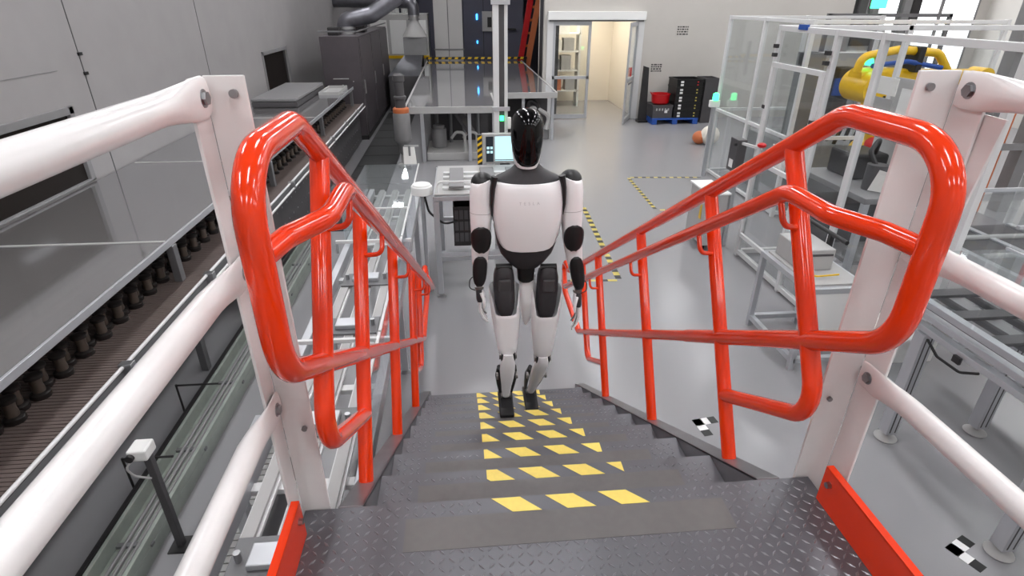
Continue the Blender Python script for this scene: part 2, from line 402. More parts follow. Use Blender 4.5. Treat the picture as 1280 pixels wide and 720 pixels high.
# ---------------------------------------------------------------- white guard rails
def guardrail(s, label):
    t = thing('white_guardrail', label, 'guardrail', (s*.8, -1.1, H-.2), 'white landing guardrails')
    xo = -.80 if s < 0 else .85; xi = -.718 if s < 0 else .748; wB = .072 if s < 0 else .088
    z0, z1 = H-.16, 2.845; th = .008
    def post(y, sg):
        b = MB()
        b.prism([(xi, y, z0), (xo, y, z0), (xo, y, z1), (xi, y, z1)], (0, th*sg, 0))
        b.prism([(xo, y, z0), (xo, y-wB*sg, z0), (xo, y-wB*sg, z1-.012), (xo, y-wB*sg*.8, z1), (xo, y, z1)], (s*th, 0, 0))
        return b.build('post', 'white_paint', t, smooth=False, bevel=.002)
    p = post(.006, 1); post(-2.2, -1)
    for z, sz in ((z1-.035, .012), (1.93, .010)):
        MB().cyl((xi+(xo-xi)*.30, -.004, z), (xi+(xo-xi)*.30, .004, z), sz*.75, 16).build('bolt_hole', 'grey', p, smooth=False)
    if s > 0: MB().prism([(xo+.010, .0, 2.765), (xo+.010, -.135, 2.76), (xo+.010, -.095, 2.42), (xo+.010, .0, 2.42)], (.006, 0, 0)).build('gusset_plate', 'white_paint', t, smooth=False)
    for z in (2.808, 2.428, 2.035):
        hs = []
        yy = [-.012, -.03, -.075, -.11, -.15, -.19]
        fl = [(.036, .006), (.040, .006), (.040, .007), (.036, .014), (.031, .025), (.0285, .0285)]
        xs = [xo-s*.010]*3+[xo-s*.004, xo+s*.004, xo+s*.008]
        for y, (rz, rx), x in zip(yy, fl, xs): hs.append((V(x, y, z), rx, rz))
        for y, (rz, rx), x in list(zip(yy, fl, xs))[::-1]: hs.append((V(x, -2.194-y, z), rx, rz))
        r = MB().limb(hs, 24, (1, 0, 0)).build('rail', 'white_paint', t)
        yb = -.045
        MB().cyl((xo-s*.016, yb, z), (xo-s*.024, yb, z), .0135, 6).cyl((xo-s*.013, yb, z), (xo-s*.017, yb, z), .018, 16).build('bolt', 'bolt', r, smooth=False)
    return t
guardrail(-1, 'white painted guardrail on the landing edge beside the spool conveyor')
guardrail(1, 'white painted guardrail on the landing edge beside the extrusion conveyor')

# ================================================================ humanoid robot climbing the stairs, facing up the flight
Z5 = H-5*RISE; Z6 = H-6*RISE
rb = thing('humanoid_robot', 'white and black humanoid robot with glossy black face climbing the stairs', 'robot', (.05, 1.62, Z6))
RX, RY = .052, 1.60
def interp(tab, z):
    tab = sorted(tab)
    if z <= tab[0][0]: return tab[0][1]
    for (a, p), (b, q) in zip(tab, tab[1:]):
        if z <= b: return p+(q-p)*(z-a)/(b-a)
    return tab[-1][1]
TW = [(1.665, .070), (1.70, .105), (1.75, .143), (1.80, .160), (1.88, .174), (1.96, .183), (2.04, .190), (2.12, .190), (2.165, .178), (2.19, .125), (2.21, .088), (2.235, .062), (2.27, .052)]
TD = [(1.665, .055), (1.70, .075), (1.75, .088), (1.80, .095), (1.88, .102), (1.96, .108), (2.04, .110), (2.12, .098), (2.165, .080), (2.19, .070), (2.21, .062), (2.235, .055), (2.27, .050)]
zs = [1.665, 1.68, 1.70, 1.725, 1.75, 1.775, 1.80, 1.84, 1.88, 1.92, 1.96, 2.0, 2.04, 2.08, 2.12, 2.145, 2.165, 2.18, 2.19, 2.20, 2.21, 2.222, 2.235, 2.25, 2.27]
core = MB().limb([(V(RX, RY, z), interp(TW, z), interp(TD, z)) for z in zs], 36, (1, 0, 0), 2.5).build('torso', 'robot_dark', rb)
PW = [(1.787, .04), (1.790, .085), (1.797, .115), (1.81, .135), (1.83, .150), (1.86, .163), (1.90, .173), (1.96, .180), (2.02, .190), (2.08, .188), (2.13, .183), (2.166, .178)]
def chest_y(x, z, off=.013):
    W_, D_ = interp(TW, z)+off, interp(TD, z)+off
    return RY-D_*max(0, 1-abs((x-RX)/W_)**2.5)**.4
b = MB(); rows = [1.787, 1.790, 1.797, 1.81, 1.83, 1.86, 1.90, 1.94, 1.98, 2.02, 2.05, 2.08, 2.11, 2.13, 2.15, 2.166]; NC = 24
for z in rows:
    wv = interp(PW, z)
    for i in range(NC+1):
        x = RX+wv*(-1+2*i/NC); zz = z+(.012*(1-((x-RX)/.17)**2)*-1 if z > 2.16 else 0); b.v.append((x, chest_y(x, z), zz))
for j in range(len(rows)-1):
    for i in range(NC):
        a = j*(NC+1)+i; b.f.append((a, a+1, a+NC+2, a+NC+1))
chest = b.build('chest_plate', 'robot_white', rb)
so = chest.modifiers.new('solid', 'SOLIDIFY'); so.thickness = .012; so.offset = -1
fc = bpy.data.curves.new('lettering', 'FONT'); fc.body = 'T E S L A'; fc.size = .022; fc.align_x = 'CENTER'; fc.align_y = 'CENTER'; fc.extrude = .0006; fc.space_character = 1.25
fo = bpy.data.objects.new('lettering_curve', fc); col.objects.link(fo); bpy.context.view_layer.update()
fm = bpy.data.meshes.new_from_object(fo.evaluated_get(bpy.context.evaluated_depsgraph_get()))
for vt in fm.vertices:
    x, y, z = vt.co; X_, Z_ = RX+x, 2.062+y
    vt.co = V(X_, chest_y(X_, Z_)-.0012+(-z), Z_)-V(.05, 1.62, Z6)
bpy.data.objects.remove(fo); fm.materials.clear(); fm.materials.append(MATS['letter'])
lo = bpy.data.objects.new('chest_lettering', fm); col.objects.link(lo); lo.parent = chest
# dark seams beside the chest plate and collar
for s in (-1, 1):
    MB().limb([(V(RX+s*.172, RY-.06, 2.19), .018, .02), (V(RX+s*.184, RY-.06, 2.13), .014, .03), (V(RX+s*.190, RY-.05, 2.04), .010, .03), (V(RX+s*.186, RY-.04, 1.98), .006, .02)], 12).build('side_strap', 'robot_black', rb)
# head
hd = [(2.236, .030, .045, -.012), (2.240, .046, .062, -.012), (2.252, .056, .074, -.010), (2.275, .065, .086, -.006), (2.31, .073, .096, 0), (2.36, .080, .102, .004), (2.41, .0825, .104, .006), (2.45, .079, .100, .008), (2.478, .070, .088, .010), (2.498, .056, .070, .012), (2.511, .036, .046, .013), (2.516, .014, .02, .013), (2.517, .004, .006, .013)]
HX, HY = .046, 1.575
MB().limb([(V(HX, HY+o, z), a, c) for z, a, c, o in hd], 32).build('face_visor', 'visor', rb)
sh = [(2.228, .040, .052), (2.231, .052, .066), (2.244, .061, .078), (2.268, .0685, .086), (2.30, .073, .088), (2.38, .079, .088), (2.44, .072, .080), (2.48, .056, .062), (2.50, .036, .040)]
MB().limb([(V(HX, HY+.012-(.010 if z < 2.26 else 0)+(.012 if z > 2.3 else 0), z), a, c) for z, a, c in sh], 28).build('head_shell', 'robot_white', rb)
MB().limb([(V(HX, HY+.03, 2.19), .058, .052), (V(HX, HY+.025, 2.24), .050, .048), (V(HX, HY+.02, 2.28), .046, .045)], 20).build('neck', 'robot_dark', rb)
# arms
def arm(s, P):
    sh_, el, wr, kn, tip = [Vector(p) for p in P]
    MB().ell(sh_+V(s*-.004, .0, .012), .060, .060, .056).build('shoulder_joint', 'robot_black', rb)
    d = el-sh_
    secs = [(sh_+V(s*.006, -.012, .044), .034, .036), (sh_+V(s*.002, -.008, .034), .050, .054), (sh_+V(-s*.002, -.004, .008), .060, .064), (sh_+d*.15, .0620, .066), (sh_+d*.5, .060, .064), (sh_+d*.75, .056, .060), (sh_+d*.92, .052, .056), (el, .046, .050)]
    ua = MB().limb(secs, 24, p=2.3).build('upper_arm', 'robot_white', rb)
    MB().limb([(sh_+d*.50, .0608, .0648), (sh_+d*.508, .0608, .0648)], 24, p=2.3, cap=False).build('seam', 'grey_light', ua)
    f = wr-el
    fa = MB().limb([(el+V(0, 0, .05), .042, .048), (el+V(0, 0, .02), .050, .055), (el, .0515, .056), (el+f*.25, .049, .053), (el+f*.5, .044, .047), (el+f*.75, .034, .036), (el+f*.95, .027, .027), (wr, .020, .020)], 24, p=2.3).build('forearm', 'robot_white', rb)
    # black elbow pad and forearm insert, proud of the shells
    def pad(c0, c1, w0, w1, off, name):
        c0, c1 = Vector(c0), Vector(c1); rings = []; n = 16; m_ = 16; bb = MB()
        q = []
        for j in range(m_+1):
            t = j/m_; c = c0.lerp(c1, t); prof = max(0, 1-abs(2*t-1)**2.5)**.4
            ww = (w0+(w1-w0)*t)*max(.12, prof)
            for i in range(9):
                u = -1+i/4; q.append(c+V(ww*u, -off*(1-.30*u*u*max(.12, prof)**2)+off*.10*(2*t-1)**2, 0))
        bb.v = [tuple(p) for p in q]
        for j in range(m_):
            for i in range(8):
                a = j*9+i; bb.f.append((a, a+1, a+10, a+9))
        o = bb.build(name, 'robot_black', rb); sd = o.modifiers.new('solid', 'SOLIDIFY'); sd.thickness = .02; sd.offset = -1
    pad(el+V(0, 0, .075), el+V(0, 0, -.060), .045, .038, .068, 'elbow_pad')
    pad(el+f*.36+V(0, 0, 0), el+f*.98, .027, .021, .056, 'forearm_insert')
    # wrist, palm, fingers
    h = (kn-wr); hn = h.normalized()
    MB().cyl(wr+hn*-.02, wr+hn*.03, .017, 12).cyl(wr+hn*.028, wr+hn*.042, .026, 12).build('wrist', 'robot_metal', rb)
    MB().limb([(wr+hn*.04, .016, .024), (wr+h*.5, .020, .036), (kn-hn*.012, .020, .042), (kn, .016, .040)], 16, p=3).build('palm', 'robot_dark', rb)
    MB().limb([(wr+hn*.045+V(-s*.016, -.012, 0), .006, .018), (wr+h*.6+V(-s*.022, -.012, 0), .008, .024), (kn+V(-s*.020, -.012, 0), .006, .018)], 12, p=3).build('palm_cover', 'robot_white', rb)
    fd = tip-kn; L = fd.length
    for i, ln in enumerate((.90, 1.0, .95, .78)):
        y = -.032+.0215*i; a = kn+V(0, y, -.002); k1 = a+fd*(.42*ln)+V(s*.006, 0, 0); k2 = a+fd*(.74*ln)+V(-s*.004, 0, 0); e = a+fd*ln+V(-s*.022, 0, .006)
        MB().limb([(a, .0085, .0085), (k1, .0082, .0082), (k2, .0072, .0072), (e, .0045, .0045)], 10).build('finger', 'robot_white' if i % 2 == 0 else 'robot_metal', rb)
    a = wr+h*.45+V(-s*.010, -.038, 0); 
    MB().limb([(a, .010, .010), (a+V(-s*.012, -.020, -.030), .0095, .0095), (a+V(-s*.016, -.024, -.062), .008, .008), (a+V(-s*.012, -.018, -.088), .005, .005)], 10).build('thumb', 'robot_white', rb)
    MB().pipe([wr+V(s*.005, .0, .05), wr+V(s*.050, -.01, .02), wr+V(s*.055, -.01, -.035), wr+V(s*.02, -.01, -.05)], .0028, .03, 8, 5).build('wrist_cable', 'rubber', rb)
arm(-1, [(-.186, 1.60, 2.130), (-.197, 1.585, 1.850), (-.214, 1.555, 1.595), (-.212, 1.545, 1.485), (-.192, 1.540, 1.345)])
arm(1, [(.286, 1.60, 2.135), (.300, 1.585, 1.845), (.345, 1.565, 1.545), (.352, 1.56, 1.420), (.342, 1.55, 1.262)])
# waist, hips
MB().limb([(V(RX, RY+.01, 1.70), .070, .060), (V(RX, RY+.01, 1.655), .052, .055), (V(RX, RY+.01, 1.62), .048, .055), (V(RX, RY+.01, 1.58), .045, .050), (V(RX, RY+.01, 1.565), .030, .036)], 20, p=3).build('pelvis', 'robot_black', rb)
MB().limb([(V(RX+.012, RY+.03, 1.60), .045, .040), (V(RX+.012, RY+.03, 1.52), .044, .045), (V(RX+.013, RY+.045, 1.40), .040, .045), (V(RX+.012, RY+.055, 1.30), .026, .035), (V(RX+.010, RY+.06, 1.25), .010, .015)], 18, p=3).build('crotch_cover', 'robot_white', rb)
def leg(s, hip, knee, ankle, toe_y, zt, wd):
    hip, knee, ankle = Vector(hip), Vector(knee), Vector(ankle); d = knee-hip
    hc = MB().limb([(hip+V(0, 0, .085), .030, .040), (hip+V(0, -.01, .07), .050, .055), (hip+V(0, -.015, .03), .058, .064), (hip+V(0, -.015, -.03), .060, .066), (hip+d*.16+V(0, -.012, 0), .058, .068), (hip+d*.28+V(0, -.012, 0), .056, .068), (hip+d*.36+V(0,-.012,0), .050, .066), (hip+d*.41+V(0,-.008,0), .040, .06), (hip+d*.44, .026, .05)], 22, p=3.2).build('hip_actuator', 'robot_dark', rb)
    bx(hip.x-.035, hip.x+.035, hip.y-.090, hip.y-.07, hip.z-.045, hip.z+.035).build('hip_cover', 'grey_dark', hc, bevel=.01)
    MB().cyl(hip+V(-.045, -.03, .088), hip+V(.045, -.03, .088), .022, 14).build('hip_motor', 'robot_black', hc)
    # white thigh shell, open cup at the top front
    b = MB(); n = 28; rings = []
    for j, (t, ru, rv) in enumerate([(.10, wd, .080), (.16, wd+.002, .082), (.24, wd+.002, .083), (.34, wd, .082), (.46, wd-.004, .080), (.6, wd-.010, .075), (.74, wd-.018, .068), (.86, wd-.026, .060), (.95, wd-.032, .052), (.99, wd-.045, .036)]):
        c = hip+d*t; rg = []
        for k in range(n):
            a = 2*PI*k/n; ca, sa = math.cos(a), math.sin(a)
            p = c+V(ru*math.copysign(abs(ca)**(.8), ca), rv*math.copysign(abs(sa)**(.8), sa), 0)
            if t < .5:   # front rim dips below the hip actuator
                fr = min(1, (1-abs(ca))/.45) if sa < 0 else 0; fr = fr*fr*(3-2*fr); dip = .24*(.5-t)/.4*fr
                p = p+d*dip*1.25
            rg.append(p)
        rings.append(rg)
    b.loft(rings, cap=False); b.f.append(tuple(range(len(b.v)-n, len(b.v))))
    b.build('thigh', 'robot_white', rb)
    # knee, shin, calf rods
    kb = MB().cyl(knee+V(-.040, -.012, .0), knee+V(.040, -.012, .0), .036, 18).build('knee_joint', 'robot_black', rb)
    for q in (-1, 1): MB().cyl(knee+V(q*.040, -.012, 0), knee+V(q*.050, -.012, 0), .026, 16).build('knee_cap', 'robot_metal', kb)
    e = ankle-knee
    MB().limb([(knee+V(0, -.045, .020), .028, .012), (knee+V(0, -.044, -.01), .034, .018), (knee+e*.15+V(0, -.034, 0), .043, .030), (knee+e*.32+V(0, -.026, 0), .045, .036), (knee+e*.5+V(0, -.02, 0), .040, .034), (knee+e*.7+V(0, -.012, 0), .031, .028), (knee+e*.88+V(0, -.008, 0), .026, .024), (knee+e*.98+V(0, -.006, 0), .022, .02)], 20, p=2.6).build('shin', 'robot_white', rb)
    for q in (-1, 1):
        MB().limb([(knee+e*.35+V(q*.045, .02, 0), .014, .02), (knee+e*.55+V(q*.050, .028, 0), .017, .026), (knee+e*.75+V(q*.044, .024, 0), .014, .02), (ankle+V(q*.034, .01, .02), .009, .012)], 12).build('calf_actuator', 'robot_black', rb)
        MB().cyl(knee+e*.48+V(q*.052, -.012, 0), knee+e*.48+V(q*.064, -.012, 0), .022, 14).build('calf_motor_cap', 'robot_metal', rb)
        MB().cyl(ankle+V(q*.022, -.014, .012), ankle+V(q*.030, -.014, .012), .016, 12).build('ankle_pin', 'robot_metal', rb)
    fx = ankle.x
    f = MB(); prof = [(toe_y, .0), (toe_y, .022), (toe_y+.05, .040), (toe_y+.11, .070), (toe_y+.16, .085), (toe_y+.20, .060), (toe_y+.235, .035), (toe_y+.235, .0)]
    rings = []
    for x, sc in ((-.044, .82), (-.038, 1), (.038, 1), (.044, .82)): rings.append([V(fx+x, y+(.006 if (sc < 1 and i < 2) else 0), zt+.001+z*(sc if z > .03 else 1)) for i, (y, z) in enumerate(prof)])
    f.loft(rings); f.build('foot', 'robot_black', rb, bevel=.004)
leg(-1, (-.072, 1.615, 1.575), (-.060, 1.485, 1.155), (-.066, 1.555, .800), 1.435, Z5, .085)
leg(1, (.178, 1.615, 1.565), (.158, 1.585, 1.060), (.122, 1.815, .625), 1.70, Z6, .086)

# ================================================================ left side: spool conveyor under a glossy cover
def bars(name, segs, w, h, material, parent, bevel=.003, up=(0, 0, 1)):
    return [MB().beam(a, b_, w, h, up).build(name, material, parent, smooth=False, bevel=bevel) for a, b_ in segs]
CY0, CY1 = -1.5, 12.3
cv = thing('spool_conveyor', 'long slat conveyor with a glossy grey cover along the left wall', 'conveyor', (-3.0, 5.4, 0))
cvr = bx(-4.18, -2.66, CY0, CY1, 1.250, 1.262).build('cover', 'cover', cv, smooth=False)
bx(-2.664, -2.644, CY0, CY1, 1.215, 1.268).build('cover_edge', 'alu', cvr, smooth=False, bevel=.002)
for y in (.9, 3.15, 5.75, 8.6, 11.4): bx(-4.15, -2.67, y-.012, y+.012, 1.262, 1.268).build('cover_joint', 'grey_light', cvr, smooth=False)
for y in (.55, 3.2, 5.9, 8.9, 12.0):
    bx(-2.69, -2.63, y-.035, y+.035, 0, 1.215).build('leg', 'alu_dark', cv, smooth=False, bevel=.004)
    bx(-3.9, -3.84, y-.035, y+.035, 0, 1.25).build('leg', 'alu_dark', cv, smooth=False)
sl_ = MB(); n = int((CY1-CY0)/.03)
for i in range(n): sl_.bx(-3.35, -2.50, CY0+i*.03+.003, CY0+i*.03+.027, .885, .90)
tag(sl_.build('slat_bed', 'slat', cv, smooth=False), kind='stuff')
bx(-3.35, -2.50, CY0, CY1, .80, .884).build('bed_frame', 'grey_dark', cv, smooth=False)
for x, z, r in ((-2.475, .905, .013), (-2.435, .845, .013)):
    MB().cyl((x, CY0, z), (x, CY1, z), r, 12).build('guide_rod', 'alu_white', cv)
bx(-2.50, -2.478, CY0, CY1, .78, .88).build('side_channel', 'alu_dark', cv, smooth=False)
for i in range(10): bx(-2.50, -2.42, CY0+.7+i*1.35, CY0+.76+i*1.35, .83, .925).build('rod_clamp', 'steel', cv, smooth=False, bevel=.004)
pn = bx(-2.60, -2.585, 4.3, CY1, .08, .76).build('side_panel', 'grey_dark', cv, smooth=False)
rv = MB()
for i in range(34):
    for z in (.2, .42, .64): rv.cyl((-2.584, 4.5+i*.22, z), (-2.578, 4.5+i*.22, z), .012, 8)
tag(rv.build('rivets', 'steel', pn, smooth=False), kind='stuff')
bx(-3.6, -3.58, CY0, CY1, .02, .8).build('back_panel', 'dark', cv, smooth=False)  # dark colour stands in for the shade underneath the conveyor
MB().cyl((-2.56, 7.6, .55), (-2.50, 7.6, .55), .055, 14).build('knob', 'yellow', cv)
# spools standing on the slats
sp = None
NSP = 104
for i in range(NSP):
    y = .55+i*.11
    if sp is None:
        sp = thing('spool', 'dark metal spool standing in the row on the covered slat conveyor', 'spool', (-2.80, y, .90), 'spools on the slat conveyor')
        MB().lathe([(.052, 0), (.054, .006), (.054, .030), (.046, .036), (.030, .040)], (-2.80, y, .90), 16).build('lower_flange', 'spool_black', sp)
        MB().lathe([(.030, .128), (.046, .132), (.047, .150), (.040, .156), (.012, .158)], (-2.80, y, .90), 16).build('upper_flange', 'spool_black', sp)
        MB().lathe([(.031, .036), (.033, .06), (.030, .085), (.033, .11), (.031, .130)], (-2.80, y, .90), 16, cap=False).build('core', 'spool_metal', sp)
    else:
        c = copy_tree(sp); c.location = (-2.80-.05*(i % 2), y, .90)
# box shelf at the far end of the cover
t = thing('equipment_case', 'flat dark grey case lying on the glossy cover below the wall opening', 'case', (-3.5, 10.9, 1.262))
bx(-4.0, -3.2, 9.6, 11.9, 1.262, 1.36).build('lower_shell', 'grey_dark', t, smooth=False, bevel=.02)
bx(-4.0, -3.2, 9.6, 11.9, 1.363, 1.42).build('lid', 'grey', t, smooth=False, bevel=.02)
t = thing('tray', 'pale flat tray at the end of the glossy cover near the dark cabinet', 'tray', (-2.9, 11.6, 1.262))
bx(-3.15, -2.75, 11.1, 12.15, 1.262, 1.272).build('base', 'grey_light', t, smooth=False)
for a in ((-3.15, -3.13, 11.1, 12.15), (-2.77, -2.75, 11.1, 12.15), (-3.13, -2.77, 11.1, 11.12), (-3.13, -2.77, 12.13, 12.15)): bx(a[0], a[1], a[2], a[3], 1.272, 1.32).build('rim', 'grey_light', t, smooth=False)

# floor trough with sensor post
t = thing('floor_trough', 'pale green cable trough on the floor beside the spool conveyor', 'trough', (-2.3, 2.5, 0))
bx(-2.42, -2.20, -1.5, 6.2, 0, .10).build('base', 'trough', t, smooth=False, bevel=.004)
bx(-2.42, -2.395, -1.5, 6.2, .10, .20).build('side_wall', 'trough', t, smooth=False, bevel=.004)
bx(-2.225, -2.20, -1.5, 6.2, .10, .17).build('side_wall', 'trough', t, smooth=False, bevel=.004)
bx(-2.445, -2.422, -1.5, 6.2, .0, .215).build('brush_strip', 'dark', t, smooth=False)
for x in (-2.35, -2.31, -2.27): MB().cyl((x, -1.5, .112), (x, 6.2, .112), .012, 8).build('cable', 'grey', t)
for i in range(9): bx(-2.44, -2.19, -1.2+i*.8, -1.17+i*.8, .10, .118).build('tie_bar', 'alu_dark', t, smooth=False)
t = thing('sensor_post', 'white sensor head on a dark post beside the green cable trough', 'sensor', (-2.08, 1.28, 0))
bx(-2.14, -2.02, 1.22, 1.34, 0, .012).build('foot_plate', 'dark', t, smooth=False)
bx(-2.10, -2.06, 1.26, 1.30, .012, .74).build('post', 'grey_dark', t, smooth=False, bevel=.004)
hb = bx(-2.15, -2.05, 1.22, 1.33, .74, .81).build('sensor_head', 'white', t, smooth=False, bevel=.010)
MB().cyl((-2.13, 1.20, .775), (-2.13, 1.222, .775), .022, 14).build('lens', 'dark', hb)
MB().pipe([(-2.12, 1.25, .75), (-2.18, 1.22, .70), (-2.16, 1.24, .62), (-2.09, 1.26, .58)], .006, .04, 8).build('cable', 'grey_light', t)
for yy, lab in ((1.75, 'thin dark rod reaching over the cable trough near the white sensor'), (2.55, 'thin dark rod crossing the cable trough under the white guardrail')):
    t = thing('trough_rod', lab, 'rod', (-2.5, yy, 0), 'rods across the cable trough')
    MB().cyl((-2.58, yy, 0), (-2.58, yy, .30), .008, 8).cyl((-2.58, yy, .292), (-2.26, yy, .292), .008, 8).build('rod', 'dark', t)
    MB().lathe([(.018, 0), (.018, .012), (.008, .016)], (-2.58, yy, 0), 10).build('foot', 'dark', t)

# ================================================================ long clear-sided conveyor passing beside the stairs
t = thing('clear_conveyor', 'long aluminium conveyor with clear side guards beside the left handrail', 'conveyor', (-1.15, 2.3, 0))
LY0, LY1 = -1.8, 6.0
for x in (-1.46, -.86): bx(x-.03, x+.03, LY0, LY1, .70, .80).build('side_rail', 'alu', t, smooth=False, bevel=.004)
for x in (-1.33, -1.16, -.99):
    bx(x-.03, x+.03, LY0, LY1, .765, .785).build('belt', 'grey_light', t, smooth=False)
    bx(x-.045, x+.045, LY0, LY1, .74, .764).build('belt_rail', 'alu_white', t, smooth=False, bevel=.003)
for i in range(10): bx(-1.43, -.89, LY0+.3+i*.82, LY0+.36+i*.82, .70, .735).build('cross_bar', 'alu_white', t, smooth=False, bevel=.004)
for y in (-1.2, .9, 3.0, 5.2):
    for x in (-1.46, -.86):
        bx(x-.03, x+.03, y-.03, y+.03, .03, .70).build('leg', 'alu', t, smooth=False, bevel=.003)
        MB().lathe([(.045, 0), (.045, .010), (.015, .02), (.012, .03)], (x, y, 0), 12).build('foot', 'steel', t)
for y in (2.1, 3.9):
    bx(-1.52, -.80, y-.014, y+.014, .90, .93).build('guard_bar', 'alu_white', t, smooth=False, bevel=.003)
    for x in (-1.51, -.81): bx(x-.014, x+.014, y-.014, y+.014, .80, .90).build('bar_post', 'alu', t, smooth=False)
for i in range(5):
    y0 = 1.0+i*.8
    bx(-.835, -.829, y0+.01, y0+.79, .80, 1.14).build('side_guard', 'clear', t, smooth=False)
    bx(-.840, -.824, y0+.01, y0+.79, 1.14, 1.155).build('guard_edge', 'alu_white', t, smooth=False)
for i in range(2):
    y0 = 4.2+i*.85
    bx(-1.50, -1.494, y0, y0+.84, .80, 1.14).build('side_guard', 'clear', t, smooth=False)
    bx(-1.50, -.83, y0, y0+.84, 1.14, 1.146).build('top_guard', 'clear_milky', t, smooth=False)
bx(-1.49, -.84, 4.19, 4.196, .80, 1.14).build('end_guard', 'clear_milky', t, smooth=False)
bars('guard_frame', [((-1.50, 4.19, 1.145), (-.83, 4.19, 1.145)), ((-.83, 4.19, 1.145), (-.83, 5.9, 1.145)), ((-.83, 4.19, .80), (-.83, 4.19, 1.14)), ((-1.50, 4.19, .80), (-1.50, 4.19, 1.14))], .016, .016, 'alu_white', t)
for y in (-.2, .5, 1.4, 2.5, 3.3):
    p = thing('conveyor_fixture', 'small steel fixture plate riding the belts of the clear-sided conveyor', 'fixture', (-1.16, y, .785), 'fixtures on the clear-sided conveyor')
    bx(-1.36, -.96, y-.12, y+.12, .785, .80).build('plate', 'alu_dark', p, smooth=False, bevel=.003)
    bx(-1.27, -1.05, y-.06, y+.06, .80, .835).build('nest', 'alu', p, smooth=False, bevel=.006)
    for dx in (-.16, .16): MB().cyl((-1.16+dx, y, .80), (-1.16+dx, y, .85), .016, 12).build('pin', 'steel', p)
# lower conveyor rail between trough and conveyor
t = thing('chain_conveyor', 'low chain conveyor with white links on the floor left of the landing', 'conveyor', (-1.72, .4, 0))
for x in (-1.86, -1.60): bx(x-.02, x+.02, -1.8, 2.2, .12, .24).build('side_rail', 'alu', t, smooth=False, bevel=.004)
ch = MB()
for i in range(80): ch.bx(-1.84, -1.62, -1.8+i*.05+.004, -1.8+i*.05+.046, .20, .222)
tag(ch.build('chain_links', 'grey_light', t, smooth=False), kind='stuff')
for y in (-1.4, .3, 2.0): bx(-1.88, -1.58, y-.03, y+.03, 0, .12).build('foot', 'alu_dark', t, smooth=False)

# ================================================================ work station with drum and operator screen
t = thing('work_station', 'aluminium frame work table standing behind the robot', 'table', (-.1, 5.0, 0))
TX0, TX1, TY0, TY1, TZ = -.60, .55, 4.42, 5.60, 1.18
for x in (TX0+.03, TX1-.03):
    for y in (TY0+.03, TY1-.03):
        bx(x-.03, x+.03, y-.03, y+.03, .04, TZ-.06).build('leg', 'alu', t, smooth=False, bevel=.004)
        MB().lathe([(.05, 0), (.05, .012), (.016, .022), (.014, .04)], (x, y, 0), 14).build('foot', 'steel', t)
for a in (((TX0, TY0+.03, TZ-.03), (TX1, TY0+.03, TZ-.03)), ((TX0, TY1-.03, TZ-.03), (TX1, TY1-.03, TZ-.03)), ((TX0+.03, TY0, TZ-.03), (TX0+.03, TY1, TZ-.03)), ((TX1-.03, TY0, TZ-.03), (TX1-.03, TY1, TZ-.03)),
          ((TX0, TY0+.03, .52), (TX1, TY0+.03, .52)), ((TX0, TY1-.03, .52), (TX1, TY1-.03, .52)), ((TX0, TY0+.4, .30), (TX1, TY0+.4, .30))):
    MB().beam(a[0], a[1], .05, .05).build('frame_bar', 'alu', t, smooth=False, bevel=.004)
bx(TX0+.02, TX1-.02, TY0+.02, TY1-.02, TZ, TZ+.015).build('table_top', 'grey_light', t, smooth=False, bevel=.003)
for y in (4.62, 4.80, 5.02, 5.2): bx(TX0+.1, TX1-.1, y-.03, y+.03, TZ+.015, TZ+.04).build('linear_rail', 'alu_white', t, smooth=False, bevel=.004)
for x in (-.35, .0, .3): bx(x-.08, x+.08, 4.55, 5.3, TZ+.04, TZ+.065).build('carriage', 'grey', t, smooth=False, bevel=.006)
MB().pipe([(-.55, 4.5, TZ+.02), (-.55, 4.5, TZ+.13), (.45, 4.5, TZ+.13), (.45, 5.4, TZ+.13)], .010, .05, 8).build('guard_tube', 'alu_white', t)
t = thing('component_bin', 'black mesh bin on the lower frame of the work table', 'bin', (-.24, 4.85, .545))
bx(-.40, -.06, 4.60, 5.20, .545, .56).build('base', 'dark', t, smooth=False)
for a in ((-.40, -.39, 4.60, 5.20), (-.07, -.06, 4.60, 5.20), (-.39, -.07, 4.60, 4.61), (-.39, -.07, 5.19, 5.20)): bx(*a, .56, 1.0).build('side', 'dark', t, smooth=False)
for i in range(6):
    for j in range(3): bx(-.385+i*.053, -.345+i*.053, 4.590, 4.600, .60+j*.13, .70+j*.13).build('mesh_cell', 'grey_dark', t, smooth=False)
t = thing('white_drum', 'short white round drum at the corner of the work table', 'drum', (-.72, 4.62, 0))
MB().cyl((-.72, 4.62, .04), (-.72, 4.62, 1.16), .022, 12).build('stem', 'alu', t)
MB().lathe([(.07, 0), (.07, .015), (.03, .03), (.022, .045)], (-.72, 4.62, 0), 16).build('base', 'steel', t)
MB().lathe([(.105, 1.15), (.112, 1.158), (.112, 1.235), (.104, 1.243)], (-.72, 4.62, 0), 28).build('body', 'white', t)
MB().lathe([(.095, 1.243), (.095, 1.256), (.088, 1.26)], (-.72, 4.62, 0), 28).build('lid', 'white', t)
MB().pipe([(-.70, 4.62, 1.16), (-.66, 4.60, .95), (-.50, 4.56, .82), (-.36, 4.6, .84)], .012, .12, 8).build('cable', 'rubber', t)
t = thing('operator_screen', 'operator touch screen with hazard striped side on the work table', 'screen', (.18, 5.66, 0))
bx(-.10, .46, 5.62, 5.70, 1.20, 1.56).build('housing', 'grey_light', t, smooth=False, bevel=.008)
bx(-.055, .035, 5.612, 5.622, 1.225, 1.53).build('key_panel', 'screen_dark', t, smooth=False)
for i in range(2):
    for j in range(2): bx(-.045+i*.042, -.015+i*.042, 5.608, 5.613, 1.33+j*.05, 1.36+j*.05).build('key', 'screen', t, smooth=False)
bx(.055, .43, 5.612, 5.622, 1.235, 1.53).build('display', 'screen', t, smooth=False)
